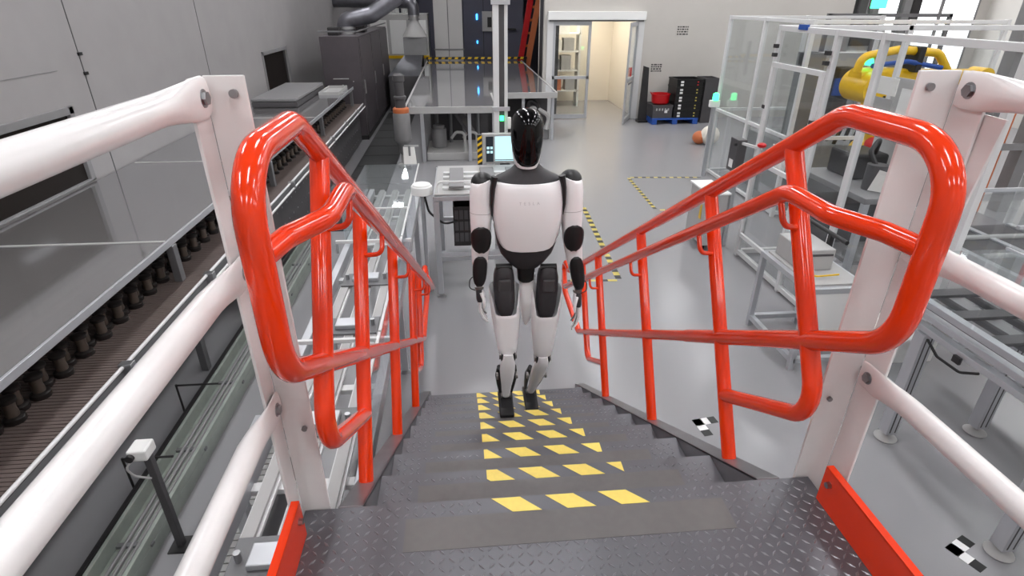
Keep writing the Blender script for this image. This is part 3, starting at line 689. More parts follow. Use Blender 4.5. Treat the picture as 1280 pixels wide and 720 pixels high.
bx(.055, .43, 5.609, 5.613, 1.245, 1.253).build('display_line', 'grey_dark', t, smooth=False)
for sx, nm in ((-.13, 0), (.49, 1)):
    bx(sx-.028, sx+.028, 5.62, 5.69, 1.19, 1.55).build('hazard_plate', 'tape_black', t, smooth=False)
    for i in range(5): MB().prism([(sx-.028, 5.619, 1.20+i*.07), (sx+.028, 5.619, 1.235+i*.07), (sx+.028, 5.619, 1.267+i*.07), (sx-.028, 5.619, 1.232+i*.07)], (0, -.002, 0)).build('hazard_stripe', 'yellow', t, smooth=False)
bx(.12, .24, 5.66, 5.72, 0, 1.20).build('stand', 'alu_dark', t, smooth=False)
OS = t

OS.location.x += .07
t = thing('twin_mast', 'pair of tall white aluminium masts with a green lamp above the operator screen', 'mast', (.24, 5.95, 0))
bx(.13, .20, 5.90, 5.97, 0, 4.2).build('mast', 'alu_white', t, smooth=False, bevel=.005)
bx(.265, .305, 5.92, 5.96, 0, 4.2).build('mast', 'alu_white', t, smooth=False, bevel=.005)
bx(.20, .265, 5.93, 5.94, 1.5, 4.2).build('web_plate', 'grey_dark', t, smooth=False)
for z in (1.78, 2.95): bx(.11, .33, 5.885, 5.90, z, z+.05).build('clamp', 'alu', t, smooth=False, bevel=.004)
bx(.208, .255, 5.905, 5.925, 1.66, 1.72).build('lamp', 'green_lamp', t, smooth=False)
bx(.305, .345, 5.90, 5.94, 1.56, 1.70).build('switch_box', 'white', t, smooth=False, bevel=.005)

# ================================================================ big glass-topped machine in the middle distance
t = thing('glass_topped_machine', 'large machine table with reflective grey glass top and pale edge', 'machine', (.35, 15, 0))
def quad_slab(name, P, z0, z1, material, par, bevel=0): return MB().prism([(x, y, z0) for x, y in P], (0, 0, z1-z0)).build(name, material, par, smooth=False, bevel=bevel)
quad_slab('glass_top', [(-1.35, 10.45), (.42, 10.45), (.42, 12.3), (1.95, 12.3), (1.95, 20.2), (-1.35, 20.2)], 1.09, 1.105, 'table_glass', t)
for a, b_ in (((-1.37, 10.43), (.44, 10.43)), ((.44, 12.28), (1.98, 12.28)), ((-1.37, 10.43), (-1.37, 20.2)), ((1.97, 12.28), (1.97, 20.2)), ((.44, 10.43), (.44, 12.28))):
    MB().beam((a[0], a[1], 1.05), (b_[0], b_[1], 1.05), .04, .13).build('edge_beam', 'grey_light', t, smooth=False, bevel=.004)
for x, y in ((-1.05, 10.5), (-.1, 10.5), (.4, 10.5), (1.2, 12.4), (1.9, 12.4), (-1.3, 14.5), (1.9, 15.5), (-1.3, 19.5), (1.9, 19.5)):
    bx(x-.035, x+.035, y-.035, y+.035, 0, 1.0).build('leg', 'alu', t, smooth=False, bevel=.004)
bx(-1.0, 1.9, 13.2, 19.8, .05, .85).build('core_unit', 'grey_dark', t, smooth=False, bevel=.02)
bx(-.95, .35, 12.0, 12.05, .12, .95).build('front_panel', 'grey_dark', t, smooth=False)
t = thing('pump_block', 'pale machine bed with pumps under the glass machine top', 'pump', (-.45, 11.2, 0))
bx(-1.0, .35, 10.6, 11.8, 0, .16).build('bed', 'grey_light', t, smooth=False, bevel=.015)
MB().beam((-.35, 10.9, .95), (-.05, 10.8, .52), .34, .06).build('chute', 'grey_dark', t, smooth=False, bevel=.006)
for x in (-.2, .05): MB().pipe([(x, 10.7, .16), (x, 10.7, .55), (x-.18, 10.75, .55), (x-.28, 10.8, .42)], .03, .08, 10).build('pipe', 'grey_light', t)
MB().cyl((-.75, 11.2, .16), (-.75, 11.2, .55), .16, 18).cyl((-.75, 11.2, .55), (-.75, 11.2, .62), .12, 18).build('pump_body', 'grey', t)
for i in range(4): MB().cyl((-.8+i*.3, 11.6, .16), (-.8+i*.3, 11.6, .9), .04, 10).build('riser', 'alu_dark', t)
t = thing('hose_unit', 'grey hose and valve cluster under the right end of the glass machine', 'valves', (1.3, 12.6, 0))
bx(.9, 1.85, 12.45, 12.95, 0, .25).build('base', 'grey', t, smooth=False, bevel=.02)
MB().pipe([(1.05, 12.6, .2), (1.05, 12.6, .6), (1.5, 12.5, .75), (1.85, 12.45, .55), (1.75, 12.4, .25)], .05, .15, 12).build('hose', 'grey_light', t)
MB().pipe([(1.2, 12.55, .25), (1.35, 12.5, .95), (1.55, 12.5, .8), (1.6, 12.5, .25)], .06, .1, 12).build('hose', 'dark', t)
for i in range(3): MB().lathe([(.07, 0), (.07, .1), (.05, .12), (.05, .25)], (1.1+i*.28, 12.55, .25), 14).build('valve', 'grey_dark', t)
t = thing('filter_canister', 'tall grey filter canister with an orange collar at the glass machine corner', 'filter', (-1.42, 10.15, 0))
MB().lathe([(.14, 0), (.14, .05), (.06, .08), (.06, .25)], (-1.42, 10.15, 0), 18).build('foot', 'grey_light', t)
MB().lathe([(.06, .25), (.09, .30), (.10, .46), (.15, .52), (.165, .56), (.165, 1.02), (.15, 1.06)], (-1.42, 10.15, 0), 22).build('canister', 'grey', t)
MB().lathe([(.15, 1.06), (.155, 1.07), (.155, 1.14), (.13, 1.16)], (-1.42, 10.15, 0), 22).build('collar', 'orange', t)
MB().lathe([(.10, 1.16), (.10, 1.30), (.12, 1.32), (.12, 1.36), (.09, 1.38), (.09, 1.62), (.11, 1.64), (.11, 1.74), (.06, 1.78)], (-1.42, 10.15, 0), 18).build('upper_pipe', 'grey_dark', t)
t = thing('paper_sack', 'white paper tag sheet hanging in front of the grey filter canister', 'sheet', (-1.30, 9.9, 0))
MB().prism([(-1.42, 9.90, .10), (-1.17, 9.90, .10), (-1.20, 9.96, .44), (-1.42, 9.96, .44)], (0, .02, 0)).build('sheet', 'paper', t, smooth=False)
bx(-1.32, -1.28, 9.93, 9.97, 0, .46).build('holder', 'grey', t, smooth=False)
bx(-1.40, -1.12, 9.955, 9.985, .44, .47).build('clip_bar', 'grey_light', t, smooth=False)

t = thing('rubber_mat', 'black rubber floor mat between the oven cabinet and the glass-topped machine', 'mat', (-1.9, 11.5, 0))
bx(-2.40, -1.62, 6.6, 16.4, 0, .012).build('mat', 'rubber', t, smooth=False)
for i in range(11): bx(-2.38, -1.64, 6.7+i*.88, 6.72+i*.88, .012, .016).build('ridge', 'rubber', t, smooth=False)
# dark cabinets and ducts
t = thing('oven_cabinet', 'tall dark grey oven cabinet standing against the left wall', 'cabinet', (-3.0, 15.2, 0))
KX0, KX1, KY0, KY1, KZ = -3.35, -2.50, 12.75, 18.4, 2.28
bx(KX0, KX1, KY0, KY1, .1, KZ).build('body', 'cabinet', t, smooth=False, bevel=.01)
bx(KX0-.01, KX1+.01, KY0-.01, KY1+.01, 0, .1).build('plinth', 'dark', t, smooth=False)
for i, y in enumerate((12.78, 14.65, 16.5)):
    d = bx(KX1, KX1+.025, y+.02, y+1.80, .14, KZ-.04).build('door', 'cabinet', t, smooth=False, bevel=.006)
    bx(KX1+.025, KX1+.05, y+.10, y+.13, 1.05, 1.35).build('handle', 'steel', d, smooth=False)
bars('top_rail', [((KX0, KY0, KZ+.10), (KX1, KY0, KZ+.10)), ((KX1, KY0, KZ+.10), (KX1, KY1, KZ+.10)), ((KX0, KY0, KZ), (KX0, KY0, KZ+.10)), ((KX1, KY0, KZ), (KX1, KY0, KZ+.10)), ((KX1, 15.6, KZ), (KX1, 15.6, KZ+.10))], .03, .03, 'alu_dark', t)
bx(-3.15, -2.8, KY0-.012, KY0, 1.38, 1.40).build('name_strip', 'grey_light', t, smooth=False)
for (x, z) in ((-2.95, 1.25), (-2.95, 1.12), (-2.7, 1.33)): MB().cyl((x, KY0, z), (x, KY0-.015, z), .015, 8).build('button', 'grey_light', t)
t = thing('exhaust_duct', 'dark flexible exhaust duct bending up from the oven cabinet top', 'duct', (-2.9, 14.4, KZ))
MB().pipe([(-2.95, 13.9, KZ), (-2.95, 13.9, KZ+.28), (-2.3, 14.0, KZ+.42), (-1.65, 14.1, 3.1), (-1.55, 14.15, 3.9), (-1.55, 14.15, ZC-.005)], .19, .3, 18, 8).build('hose', 'duct', t)
for p in ((-2.95, 13.9, KZ+.0), (-2.95, 13.9, KZ+.1)): MB().lathe([(.24, 0), (.24, .06)], p, 18).build('collar', 'steel', t)
for x, y in ((-3.1, 13.3), (-2.7, 14.7), (-3.0, 15.3)): bx(x-.12, x+.12, y-.2, y+.2, KZ, KZ+.17).build('damper_box', 'dark', t, smooth=False, bevel=.02)
t = thing('extractor_hood', 'steel cone extractor with elbow duct above a low blue-grey machine', 'extractor', (-1.62, 18.6, 0))
EX, EY = -1.62, 18.6
MB().lathe([(.40, 1.98), (.15, 2.40), (.15, 2.58)], (EX, EY, 0), 20, cap=False).build('cone', 'grey_light', t)
MB().pipe([(EX, EY, 2.56), (EX, EY, 2.95), (-2.4, EY+.3, 2.98), (-3.2, EY+.6, 2.98), (-4.19, EY+.8, 2.98)], .18, .22, 18, 8).build('elbow_duct', 'duct', t)
for z in (2.46, 2.56): MB().lathe([(.19, z), (.19, z+.04)], (EX, EY, 0), 18).build('duct_ring', 'steel', t)
bx(EX-.36, EX+.36, EY-.3, EY+.3, 1.45, 1.98).build('filter_box', 'grey', t, smooth=False, bevel=.01)
MB().prism([(-2.35, 16.6, 1.02), (-1.42, 16.6, 1.02), (-1.42, 18.3, 1.45), (-1.98, 18.3, 1.45)], (0, .4, 0)).build('sloped_top', 'duct', t, smooth=False)
bx(-2.35, -1.42, 16.6, 19.2, 0, 1.02).build('machine_base', 'grey_dark', t, smooth=False, bevel=.02)

# far hall: column, racks, barrier, red beam, side machine
t = thing('building_column', 'broad pale steel column standing behind the glass-topped machine', 'column', (-.5, 21.0, 0))
bx(-1.08, -.08, 20.8, 20.9, 0, ZC).build('flange', 'column', t, smooth=False)
bx(-.63, -.53, 20.9, 21.3, 0, ZC).build('web', 'column', t, smooth=False)
bx(-1.08, -.08, 21.3, 21.4, 0, ZC).build('flange', 'column', t, smooth=False)
bx(-.60, -.57, 20.785, 20.8, 0, ZC).build('seam', 'grey', t, smooth=False)
bx(-1.12, -.04, 20.77, 20.795, 1.42, 1.47).build('band', 'grey', t, smooth=False)
t = thing('hazard_barrier', 'low black barrier with yellow stripes in front of the pale column', 'barrier', (.4, 20.5, 0))
bx(-1.4, 2.2, 20.45, 20.5, 1.14, 1.22).build('rail', 'tape_black', t, smooth=False)
for x in (-1.35, .5, 2.15): bx(x-.03, x+.03, 20.5, 20.56, 0, 1.22).build('post', 'tape_black', t, smooth=False)
for i in range(15): MB().prism([(-1.35+i*.235, 20.449, 1.145), (-1.23+i*.235, 20.449, 1.145), (-1.20+i*.235, 20.449, 1.215), (-1.32+i*.235, 20.449, 1.215)], (0, -.006, 0)).build('stripe', 'yellow', t, smooth=False)
t = thing('machine_tower', 'dark blue-grey machine tower with glowing blue lamps in the far hall', 'machine', (1.2, 23.4, 0))
bx(-.02, 2.3, 22.8, 24.2, 0, 4.2).build('body', 'wall_far', t, smooth=False, bevel=.02)
for x in (.75, 1.5): bx(x-.01, x+.01, 22.79, 22.8, 0, 4.2).build('panel_gap', 'dark', t, smooth=False)
bx(.47, .53, 22.76, 22.8, 2.36, 2.56).build('lamp', 'blue_lamp', t, smooth=False)
bx(.48, .52, 22.76, 22.8, 1.52, 1.62).build('lamp', 'blue_lamp', t, smooth=False)
bx(.70, 1.12, 22.72, 22.8, 1.95, 2.65).build('control_box', 'grey_light', t, smooth=False, bevel=.01)
bx(.90, 1.06, 22.70, 22.72, 2.1, 2.45).build('control_screen', 'dark', t, smooth=False)
bx(1.6, 2.0, 22.7, 22.8, 2.0, 2.06).build('shelf', 'dark', t, smooth=False)
t = thing('red_beam', 'leaning red steel ladder beam behind the far corner of the glass-topped machine', 'beam', (1.95, 20.75, 0))
for dx, m_ in ((-.15, 'bin_red'), (.14, 'orange')): MB().beam((1.95+dx, 20.75, 0), (2.90+dx, 20.75, ZC-.1), .12, .2, (1, 0, 0)).build('rail', m_, t, smooth=False, bevel=.006)
for i in range(12): MB().beam((1.82+.95*i/12.5+.05, 20.75, .3+i*.42), (2.10+.95*i/12.5+.05, 20.75, .3+i*.42), .06, .08).build('rung', 'orange', t, smooth=False)
t = thing('white_machine', 'white process machine with panels behind the extractor in the far hall', 'machine', (-2.2, 21.5, 0))
bx(-3.4, -1.3, 20.8, 22.4, 0, 2.6).build('body', 'grey_light', t, smooth=False, bevel=.02)
for i in range(3): bx(-3.3+i*.68, -2.72+i*.68, 20.78, 20.8, 1.3, 2.4).build('panel', 'white', t, smooth=False, bevel=.004)
bx(-3.4, -1.3, 20.77, 20.8, 1.15, 1.25).build('hazard_band', 'yellow', t, smooth=False)
bx(-1.6, -1.5, 20.6, 20.7, 0, 1.7).build('guard_post', 'dark', t, smooth=False)
for i, x in enumerate((-2.9, -2.2)):
    t = thing('bright_panel', 'tall pale lit curtain panel hanging at the end of the far hall', 'curtain', (x, 24.5, 0), 'lit curtain panels')
    cu_ = MB()
    for j in range(6): cu_.lathe([(.06, 0), (.06, 5.0)], (x-.25+j*.1, 24.5, .0), 8)
    cu_.build('curtain', 'white', t)
    bx(x-.33, x+.33, 24.47, 24.53, 5.0, 5.06).build('rod', 'steel', t, smooth=False)

# ================================================================ glass double door in the back wall
t = thing('door_1', None, None, (3.4, YB, 0)); tag(t, kind='structure')
f = MB().bx(DX0-.10, DX0+.06, YB-.06, YB+.2, 0, DZ).build('frame_post', 'alu_white', t, smooth=False, bevel=.004)
MB().bx(DX1-.06, DX1+.10, YB-.06, YB+.2, 0, DZ).build('frame_post', 'alu_white', t, smooth=False, bevel=.004)
bx(DX0-.10, DX1+.10, YB-.16, YB+.02, DZ-.06, DZ+.14).build('operator_housing', 'white', t, smooth=False, bevel=.01)
bx(DX0-.06, DX1+.06, YB-.10, YB+.02, DZ-.10, DZ-.06).build('track', 'alu_dark', t, smooth=False)
def leaf(x0, x1, y, rot=0.0, hinge=None):
    w_ = x1-x0; e = .075
    def P(mb):
        if hinge is None: return mb
        ca, sa = math.cos(rot), math.sin(rot)
        mb.v = [(hinge[0]+ca*(p[0]-hinge[0])-sa*(p[1]-hinge[1]), hinge[1]+sa*(p[0]-hinge[0])+ca*(p[1]-hinge[1]), p[2]) for p in mb.v]; return mb
    d = P(MB().bx(x0, x1, y-.02, y+.02, .02, .14)).build('door_leaf', 'alu', t, smooth=False)
    for q in ((x0, x1, DZ-.20, DZ-.10), (x0, x1, 1.08, 1.16), (x0, x0+e, .14, DZ-.2), (x1-e, x1, .14, DZ-.2)):
        P(MB().bx(q[0], q[1], y-.022, y+.022, q[2], q[3])).build('leaf_bar', 'alu', d, smooth=False, bevel=.003)
    for z0, z1 in ((.14, 1.08), (1.16, DZ-.2)): P(MB().bx(x0+e, x1-e, y-.004, y+.004, z0, z1)).build('leaf_pane', 'door_glass', d, smooth=False)
    return d, P
leaf(DX0+.06, 3.30, YB+.02)
d, P = leaf(3.50, DX1-.06, YB+.02, 1.12, (DX1-.06, YB+.02))
P(MB().bx(3.85, 4.05, YB-.012, YB+.0, 1.20, 1.42)).build('door_sign', 'ink_red', d, smooth=False)
P(MB().bx(3.6, 4.1, YB-.04, YB-.02, 1.02, 1.06)).build('push_bar', 'alu_dark', d, smooth=False)
t = thing('storage_shelf', 'white open storage shelf inside the bright room behind the glass doors', 'shelf', (2.95, 17.4, 0))
for x in (2.55, 3.45): bx(x-.03, x+.03, 17.2, 17.7, 0, 2.5).build('upright', 'white', t, smooth=False)
for z in (.45, 1.05, 1.6, 2.1): bx(2.52, 3.48, 17.2, 17.7, z, z+.04).build('shelf_board', 'white', t, smooth=False)
for i, (x, z, w_, h_, m_) in enumerate(((2.75, 1.64, .3, .3, 'paper'), (3.12, 1.64, .32, .36, 'grey_light'), (2.72, 1.09, .26, .3, 'grey'), (3.05, 1.09, .3, .42, 'grey_light'), (2.95, 2.14, .34, .26, 'white'), (2.75, .49, .34, .4, 'orange'), (3.2, .49, .3, .35, 'grey_light'))):
    lab = ('pale carton on the upper middle shelf behind the glass doors', 'grey box beside the pale carton on the shelf behind the doors', 'small grey box on the middle shelf behind the glass doors', 'tall light grey box on the middle shelf behind the doors', 'white box on the top shelf behind the glass doors', 'orange-brown carton on the lowest shelf behind the doors', 'light grey box beside the orange-brown carton behind the doors')[i]
    b_ = thing('storage_box', lab, 'box', (x, 17.4, z), 'boxes on the shelf behind the doors')
    bx(x-w_/2, x+w_/2, 17.24, 17.62, z, z+h_*.82).build('body', m_, b_, smooth=False, bevel=.004)
    bx(x-w_/2-.006, x+w_/2+.006, 17.234, 17.626, z+h_*.82, z+h_).build('lid', m_, b_, smooth=False, bevel=.004)

# signs on the back wall (their print is too small to read)
def wall_sign(x, z, w_, h_, label):
    b_ = thing('wall_sign', label, 'sign', (x, YB-.005, z))
    bx(x-w_/2, x+w_/2, YB-.008, YB, z-h_/2, z+h_/2).build('plate', 'wall_back', b_, smooth=False)
    for r in range(4):
        xx = x-w_*.42
        while xx < x+w_*.38:
            l = random.uniform(.03, .09); bx(xx, min(xx+l, x+w_*.42), YB-.011, YB-.008, z+h_*.36-r*h_*.23-.022, z+h_*.36-r*h_*.23+.012).build('print_line', 'ink', b_, smooth=False); xx += l+.02
wall_sign(5.80, 2.30, .36, .26, 'small printed notice high on the pale back wall')
wall_sign(5.18, 1.36, .36, .24, 'small printed notice low on the back wall above the red tub')

# pallet with crates
t = thing('pallet', 'blue plastic pallet on the floor against the back wall', 'pallet', (5.58, 14.45, 0))
for x in (4.98, 5.55, 6.12): bx(x-.07, x+.07, 14.05, 14.85, 0, .12).build('runner', 'blue', t, smooth=False, bevel=.008)
for i in range(6): bx(4.90, 6.20, 14.05+i*.14, 14.15+i*.14, .12, .16).build('deck_slat', 'blue', t, smooth=False, bevel=.004)
def crate(x0, x1, y0, y1, z0, z1, m_, par, wall=.03):
    bx(x0, x1, y0, y1, z0, z0+.02).build('base', m_, par, smooth=False)
    for q in ((x0, x1, y0, y0+wall), (x0, x1, y1-wall, y1), (x0, x0+wall, y0+wall, y1-wall), (x1-wall, x1, y0+wall, y1-wall)): bx(*q, z0+.02, z1).build('side', m_, par, smooth=False, bevel=.004)
    for q in ((x0-.012, x1+.012, y0-.012, y0), (x0-.012, x0, y0, y1), (x1, x1+.012, y0, y1)): bx(*q, z1-.04, z1).build('rim', m_, par, smooth=False)
for i in range(5):
    z = .16+i*.2
    lab = ('lowest', 'second', 'third', 'fourth', 'topmost')[i]
    c_ = thing('black_crate', 'black plastic crate with a white label row, %s of its stack on the pallet' % lab, 'crate', (5.86, 14.45, z), 'black crates on the pallet')
    crate(5.50, 6.22, 14.1, 14.75, z, z+.198, 'black', c_)
    for j in range(2): bx(5.60, 5.68, 14.084, 14.088, z+.03+j*.075, z+.08+j*.075).build('label', 'white', c_, smooth=False)
    for j in range(2): bx(6.05, 6.09, 14.084, 14.088, z+.04+j*.075, z+.07+j*.075).build('label', 'tape_yellow' if i < 4 else 'ink_red', c_, smooth=False)
t = thing('grey_tote', 'low grey tote with white marks on the pallet under the red tub', 'tote', (5.18, 14.45, .16))
crate(4.92, 5.46, 14.1, 14.75, .16, .50, 'grey_dark', t)
bx(4.95, 5.43, 14.13, 14.72, .44, .48).build('lid', 'grey_dark', t, smooth=False)
for i in range(5): bx(5.0+i*.08, 5.04+i*.08, 14.084, 14.088, .36, .42).build('mark', 'grey_light', t, smooth=False)
bx(5.24, 5.32, 14.084, 14.088, .30, .38).build('label', 'white', t, smooth=False)
t = thing('red_tub', 'shallow red plastic tub on top of the grey tote', 'tub', (5.2, 14.42, .50))
MB().lathe([(.20, .50), (.23, .53), (.25, .74), (.265, .745), (.265, .765), (.235, .765), (.22, .55), (.02, .53)], (5.2, 14.42, 0), 28).build('tub', 'bin_red', t)
MB().pipe([(4.94, 14.42, .74), (4.90, 14.42, .80), (4.90, 14.36, .80), (4.94, 14.36, .74)], .01, .02, 8).build('handle', 'bin_red', t)
t = thing('leaning_panel', 'tall black panel leaning on the wall beside the door frame', 'panel', (4.72, 14.6, 0))
MB().prism([(4.64, 14.42, 0), (4.87, 14.42, 0), (4.80, 14.42, 1.42), (4.66, 14.42, 1.46)], (0, .10, 0)).build('panel', 'dark', t, smooth=False, bevel=.006)
bx(4.62, 4.885, 14.35, 14.62, 0, .05).build('foot', 'black', t, smooth=False)
t = thing('side_crate', 'grey crate standing on end beside the black crate stack', 'crate', (6.5, 14.5, 0))
crate(6.32, 6.72, 14.2, 14.8, 0, 1.16, 'grey_dark', t)

# ================================================================ floor markings
def tape(label, a, b_, w_=.06, n=12, m1='tape_yellow', m2='tape_black', cat='floor tape', group='striped floor tapes'):
    a, b_ = Vector((*a, 0)), Vector((*b_, 0)); d_ = (b_-a); L = d_.length; d_.normalize(); nn = V(-d_.y, d_.x, 0)
    o = thing('floor_tape', label, cat, a, group)
    for i in range(n):
        p, q = a+d_*(L*i/n), a+d_*(L*(i+1)/n)
        MB().prism([p+nn*w_/2+V(0,0,.0005), p-nn*w_/2+V(0,0,.0005), q-nn*w_/2+V(0,0,.0005), q+nn*w_/2+V(0,0,.0005)], (0, 0, .001)).build('tape_segment', m1 if i % 2 == 0 else m2, o, smooth=False)
tape('striped floor tape running beside the robot towards the handrail', (1.66, 7.36), (1.55, 4.72), .075, 28)
tape('short striped floor tape at the foot of the stairs', (1.52, 4.68), (.85, 4.72), .05, 6)
tape('striped floor tape between the open floor and the far cage, crosswise', (2.90, 9.02), (4.25, 8.92), .06, 18)
tape('striped floor tape line leading from the far crosswise tape towards the handrail', (2.86, 8.98), (2.80, 7.20), .06, 22)
tape('striped floor tape ending at the cage base, parallel to the far crosswise tape', (2.86, 7.14), (4.1, 7.05), .05, 14)
def marker(label, x, y, ang):
    o = thing('corner_marker', label, 'floor marker', (x, y, 0), 'black and white corner markers')
    for k_, an in enumerate((ang, ang+PI/2)):
        d_ = V(math.cos(an), math.sin(an), 0); nn = V(-d_.y, d_.x, 0)*(1 if k_ == 0 else -1)
        for i in range(3):
            p = V(x, y, .0005)+d_*(i*.065); q = p+d_*.065
            MB().prism([p, q, q+nn*.075, p+nn*.075], (0, 0, .001)).build('marker_patch', 'tape_black' if i % 2 == 0 else 'tape_white', o, smooth=False)
marker('black and white corner marker on the floor right of the stair stringer', 1.47, 2.14, -PI*.5+.15)
marker('black and white corner marker on the floor at the conveyor foot', 2.58, .86, -PI*.5+.4)

# ================================================================ clear robot cage on the right
t = thing('robot_cage', 'tall aluminium cage with clear panels around the yellow robot arm', 'cage', (4.6, 3.7, 0))
GX, GZ = 3.3, 2.76; PW_ = .055
ys = [5.3, 4.25, 3.60, 2.26]
for y in ys: bx(GX-PW_/2, GX+PW_/2, y-PW_/2, y+PW_/2, 0, GZ).build('post', 'alu_white', t, smooth=False, bevel=.004)
for x in (4.8, 6.4): bx(x-PW_/2, x+PW_/2, 5.3-PW_/2, 5.3+PW_/2, 0, GZ).build('post', 'alu_white', t, smooth=False, bevel=.004)
for y0, y1 in zip(ys, ys[1:]):
    for z in (.06, GZ-.03): MB().beam((GX, y0-PW_/2, z), (GX, y1+PW_/2, z), PW_, PW_).build('beam', 'alu_white', t, smooth=False, bevel=.004)
    bx(GX-.004, GX+.004, y1+PW_/2, y0-PW_/2, .09, GZ-.06).build('panel', 'clear', t, smooth=False)
MB().beam((GX, 2.26, GZ-.03), (6.4, 2.26, GZ-.03), PW_, PW_).build('beam', 'alu_white', t, smooth=False, bevel=.004)
bx(6.4-PW_/2, 6.4+PW_/2, 2.26-PW_/2, 2.26+PW_/2, 0, GZ).build('post', 'alu_white', t, smooth=False, bevel=.004)
for z in (.06, GZ-.03): MB().beam((GX, 5.3, z), (6.4, 5.3, z), PW_, PW_).build('beam', 'alu_white', t, smooth=False, bevel=.004)
# cage door between two posts
dr = MB().beam((GX-.045, 5.22, 2.36), (GX-.045, 4.32, 2.36), .035, .05).build('door_bar', 'alu_white', t, smooth=False)
for a, b_ in (((GX-.045, 5.24, .30), (GX-.045, 5.24, 2.385)), ((GX-.045, 4.30, .30), (GX-.045, 4.30, 2.385)), ((GX-.045, 5.22, 1.28), (GX-.045, 4.32, 1.28)), ((GX-.045, 5.22, .32), (GX-.045, 4.32, .32))):
    MB().beam(a, b_, .05, .035, (1, 0, 0)).build('door_bar', 'alu_white', t, smooth=False, bevel=.003)
for y in (5.26, 4.28):
    for z in (2.55, 2.46, 1.9): bx(GX-.07, GX-.03, y-.03, y+.03, z-.02, z+.02).build('hinge', 'dark', t, smooth=False, bevel=.003)
MB().beam((GX-.03, 4.9, GZ-.005), (GX-.03, 4.75, GZ-.005), .03, .05).build('blue_clip', 'blue', t, smooth=False)
s_ = bx(GX-.075, GX-.068, 4.62, 4.86, 1.33, 1.56).build('safety_sign', 'paper', t, smooth=False)
for z in (1.50, 1.46, 1.42): bx(GX-.078, GX-.075, 4.68, 4.80, z-.010, z+.010).build('print_line', 'ink_red', s_, smooth=False)
for z, m_ in ((2.30, 'paper'), (2.12, 'grey_light')): bx(GX+.30, GX+.31, 3.70, 4.0, z-.07, z+.08).build('notice', m_, t, smooth=False)
t = thing('tool_bench', 'grey tool bench with dark parts and a white sheet inside the robot cage', 'bench', (4.15, 4.4, 0))
for x in (3.75, 4.55):
    for y in (3.85, 4.95): bx(x-.03, x+.03, y-.03, y+.03, 0, 1.18).build('leg', 'alu', t, smooth=False)
bx(3.70, 4.60, 3.80, 5.0, 1.18, 1.24).build('top', 'grey', t, smooth=False, bevel=.006)
bx(3.74, 4.56, 3.84, 4.96, .50, .54).build('lower_shelf', 'grey', t, smooth=False)
bx(3.80, 4.30, 4.35, 4.80, .54, 1.0).build('drive_unit', 'grey_dark', t, smooth=False, bevel=.02)
bx(3.95, 4.35, 4.45, 4.90, 1.24, 1.52).build('part_nest', 'dark', t, smooth=False, bevel=.03)
MB().cyl((3.98, 4.12, 1.24), (3.98, 4.12, 1.50), .10, 16).build('chuck', 'grey_dark', t)
MB().pipe([(4.2, 4.5, 1.5), (4.1, 4.35, 1.72), (3.95, 4.25, 1.6), (3.98, 4.15, 1.48)], .025, .08, 8).build('hose', 'dark', t)
MB().prism([(3.86, 4.02, 1.26), (3.99, 3.90, 1.26), (3.98, 3.88, 1.46), (3.90, 3.98, 1.48)], (.004, .004, 0)).build('sheet', 'paper', t, smooth=False)
bx(4.54, 4.56, 4.0, 4.95, 1.24, 2.25).build('back_board', 'grey_light', t, smooth=False)
bx(4.53, 4.54, 4.40, 4.80, 1.75, 2.15).build('white_board', 'white', t, smooth=False)
t = thing('control_box', 'grey control box with red emergency button on the cage corner', 'control box', (3.2, 5.62, 0))
bx(3.22, 3.27, 5.60, 5.66, 0, 1.05).build('stand', 'alu', t, smooth=False)
bx(3.14, 3.26, 5.50, 5.72, 1.05, 1.46).build('housing', 'grey_dark', t, smooth=False, bevel=.01)
bx(3.135, 3.14, 5.56, 5.66, 1.10, 1.20).build('label', 'white', t, smooth=False)
MB().cyl((3.14, 5.54, 1.40), (3.11, 5.54, 1.40), .018, 12).build('button_stem', 'dark', t)
MB().beam((3.2, 5.5, 1.42), (3.2, 5.05, 1.46), .03, .03).build('arm', 'alu_white', t, smooth=False)
MB().lathe([(.035, 0), (.05, .012), (.05, .035), (.03, .05)], (3.2, 5.05, 1.475), 16).build('emergency_button', 'bin_red', t)
t = thing('status_lamp', 'small green status lamp on a bracket at the far cage corner', 'lamp', (4.35, 9.0, 0))
bx(4.30, 4.36, 9.0, 9.06, 0, 1.28).build('stand', 'alu', t, smooth=False)
bx(4.24, 4.42, 8.98, 9.06, 1.28, 1.40).build('bracket', 'white', t, smooth=False, bevel=.006)
MB().lathe([(.05, 0), (.055, .03), (.05, .11), (.02, .13)], (4.33, 9.0, 1.40), 16).build('lamp', 'green_lamp', t)
t = thing('white_cart', 'pale cabinet cart with yellow mark at the cage base', 'cart', (3.0, 5.75, 0))
bx(2.86, 3.12, 5.45, 6.05, .08, .78).build('body', 'grey_light', t, smooth=False, bevel=.01)
bx(2.84, 3.14, 5.43, 6.07, .78, .80).build('top', 'white', t, smooth=False)
MB().prism([(2.859, 5.60, .40), (2.859, 5.68, .40), (2.859, 5.66, .62), (2.859, 5.62, .62)], (-.004, 0, 0)).build('yellow_mark', 'yellow', t, smooth=False)
for x in (2.9, 3.08):
    for y in (5.52, 5.98): MB().cyl((x-.015, y, .04), (x+.015, y, .04), .04, 12).build('caster', 'rubber', t)
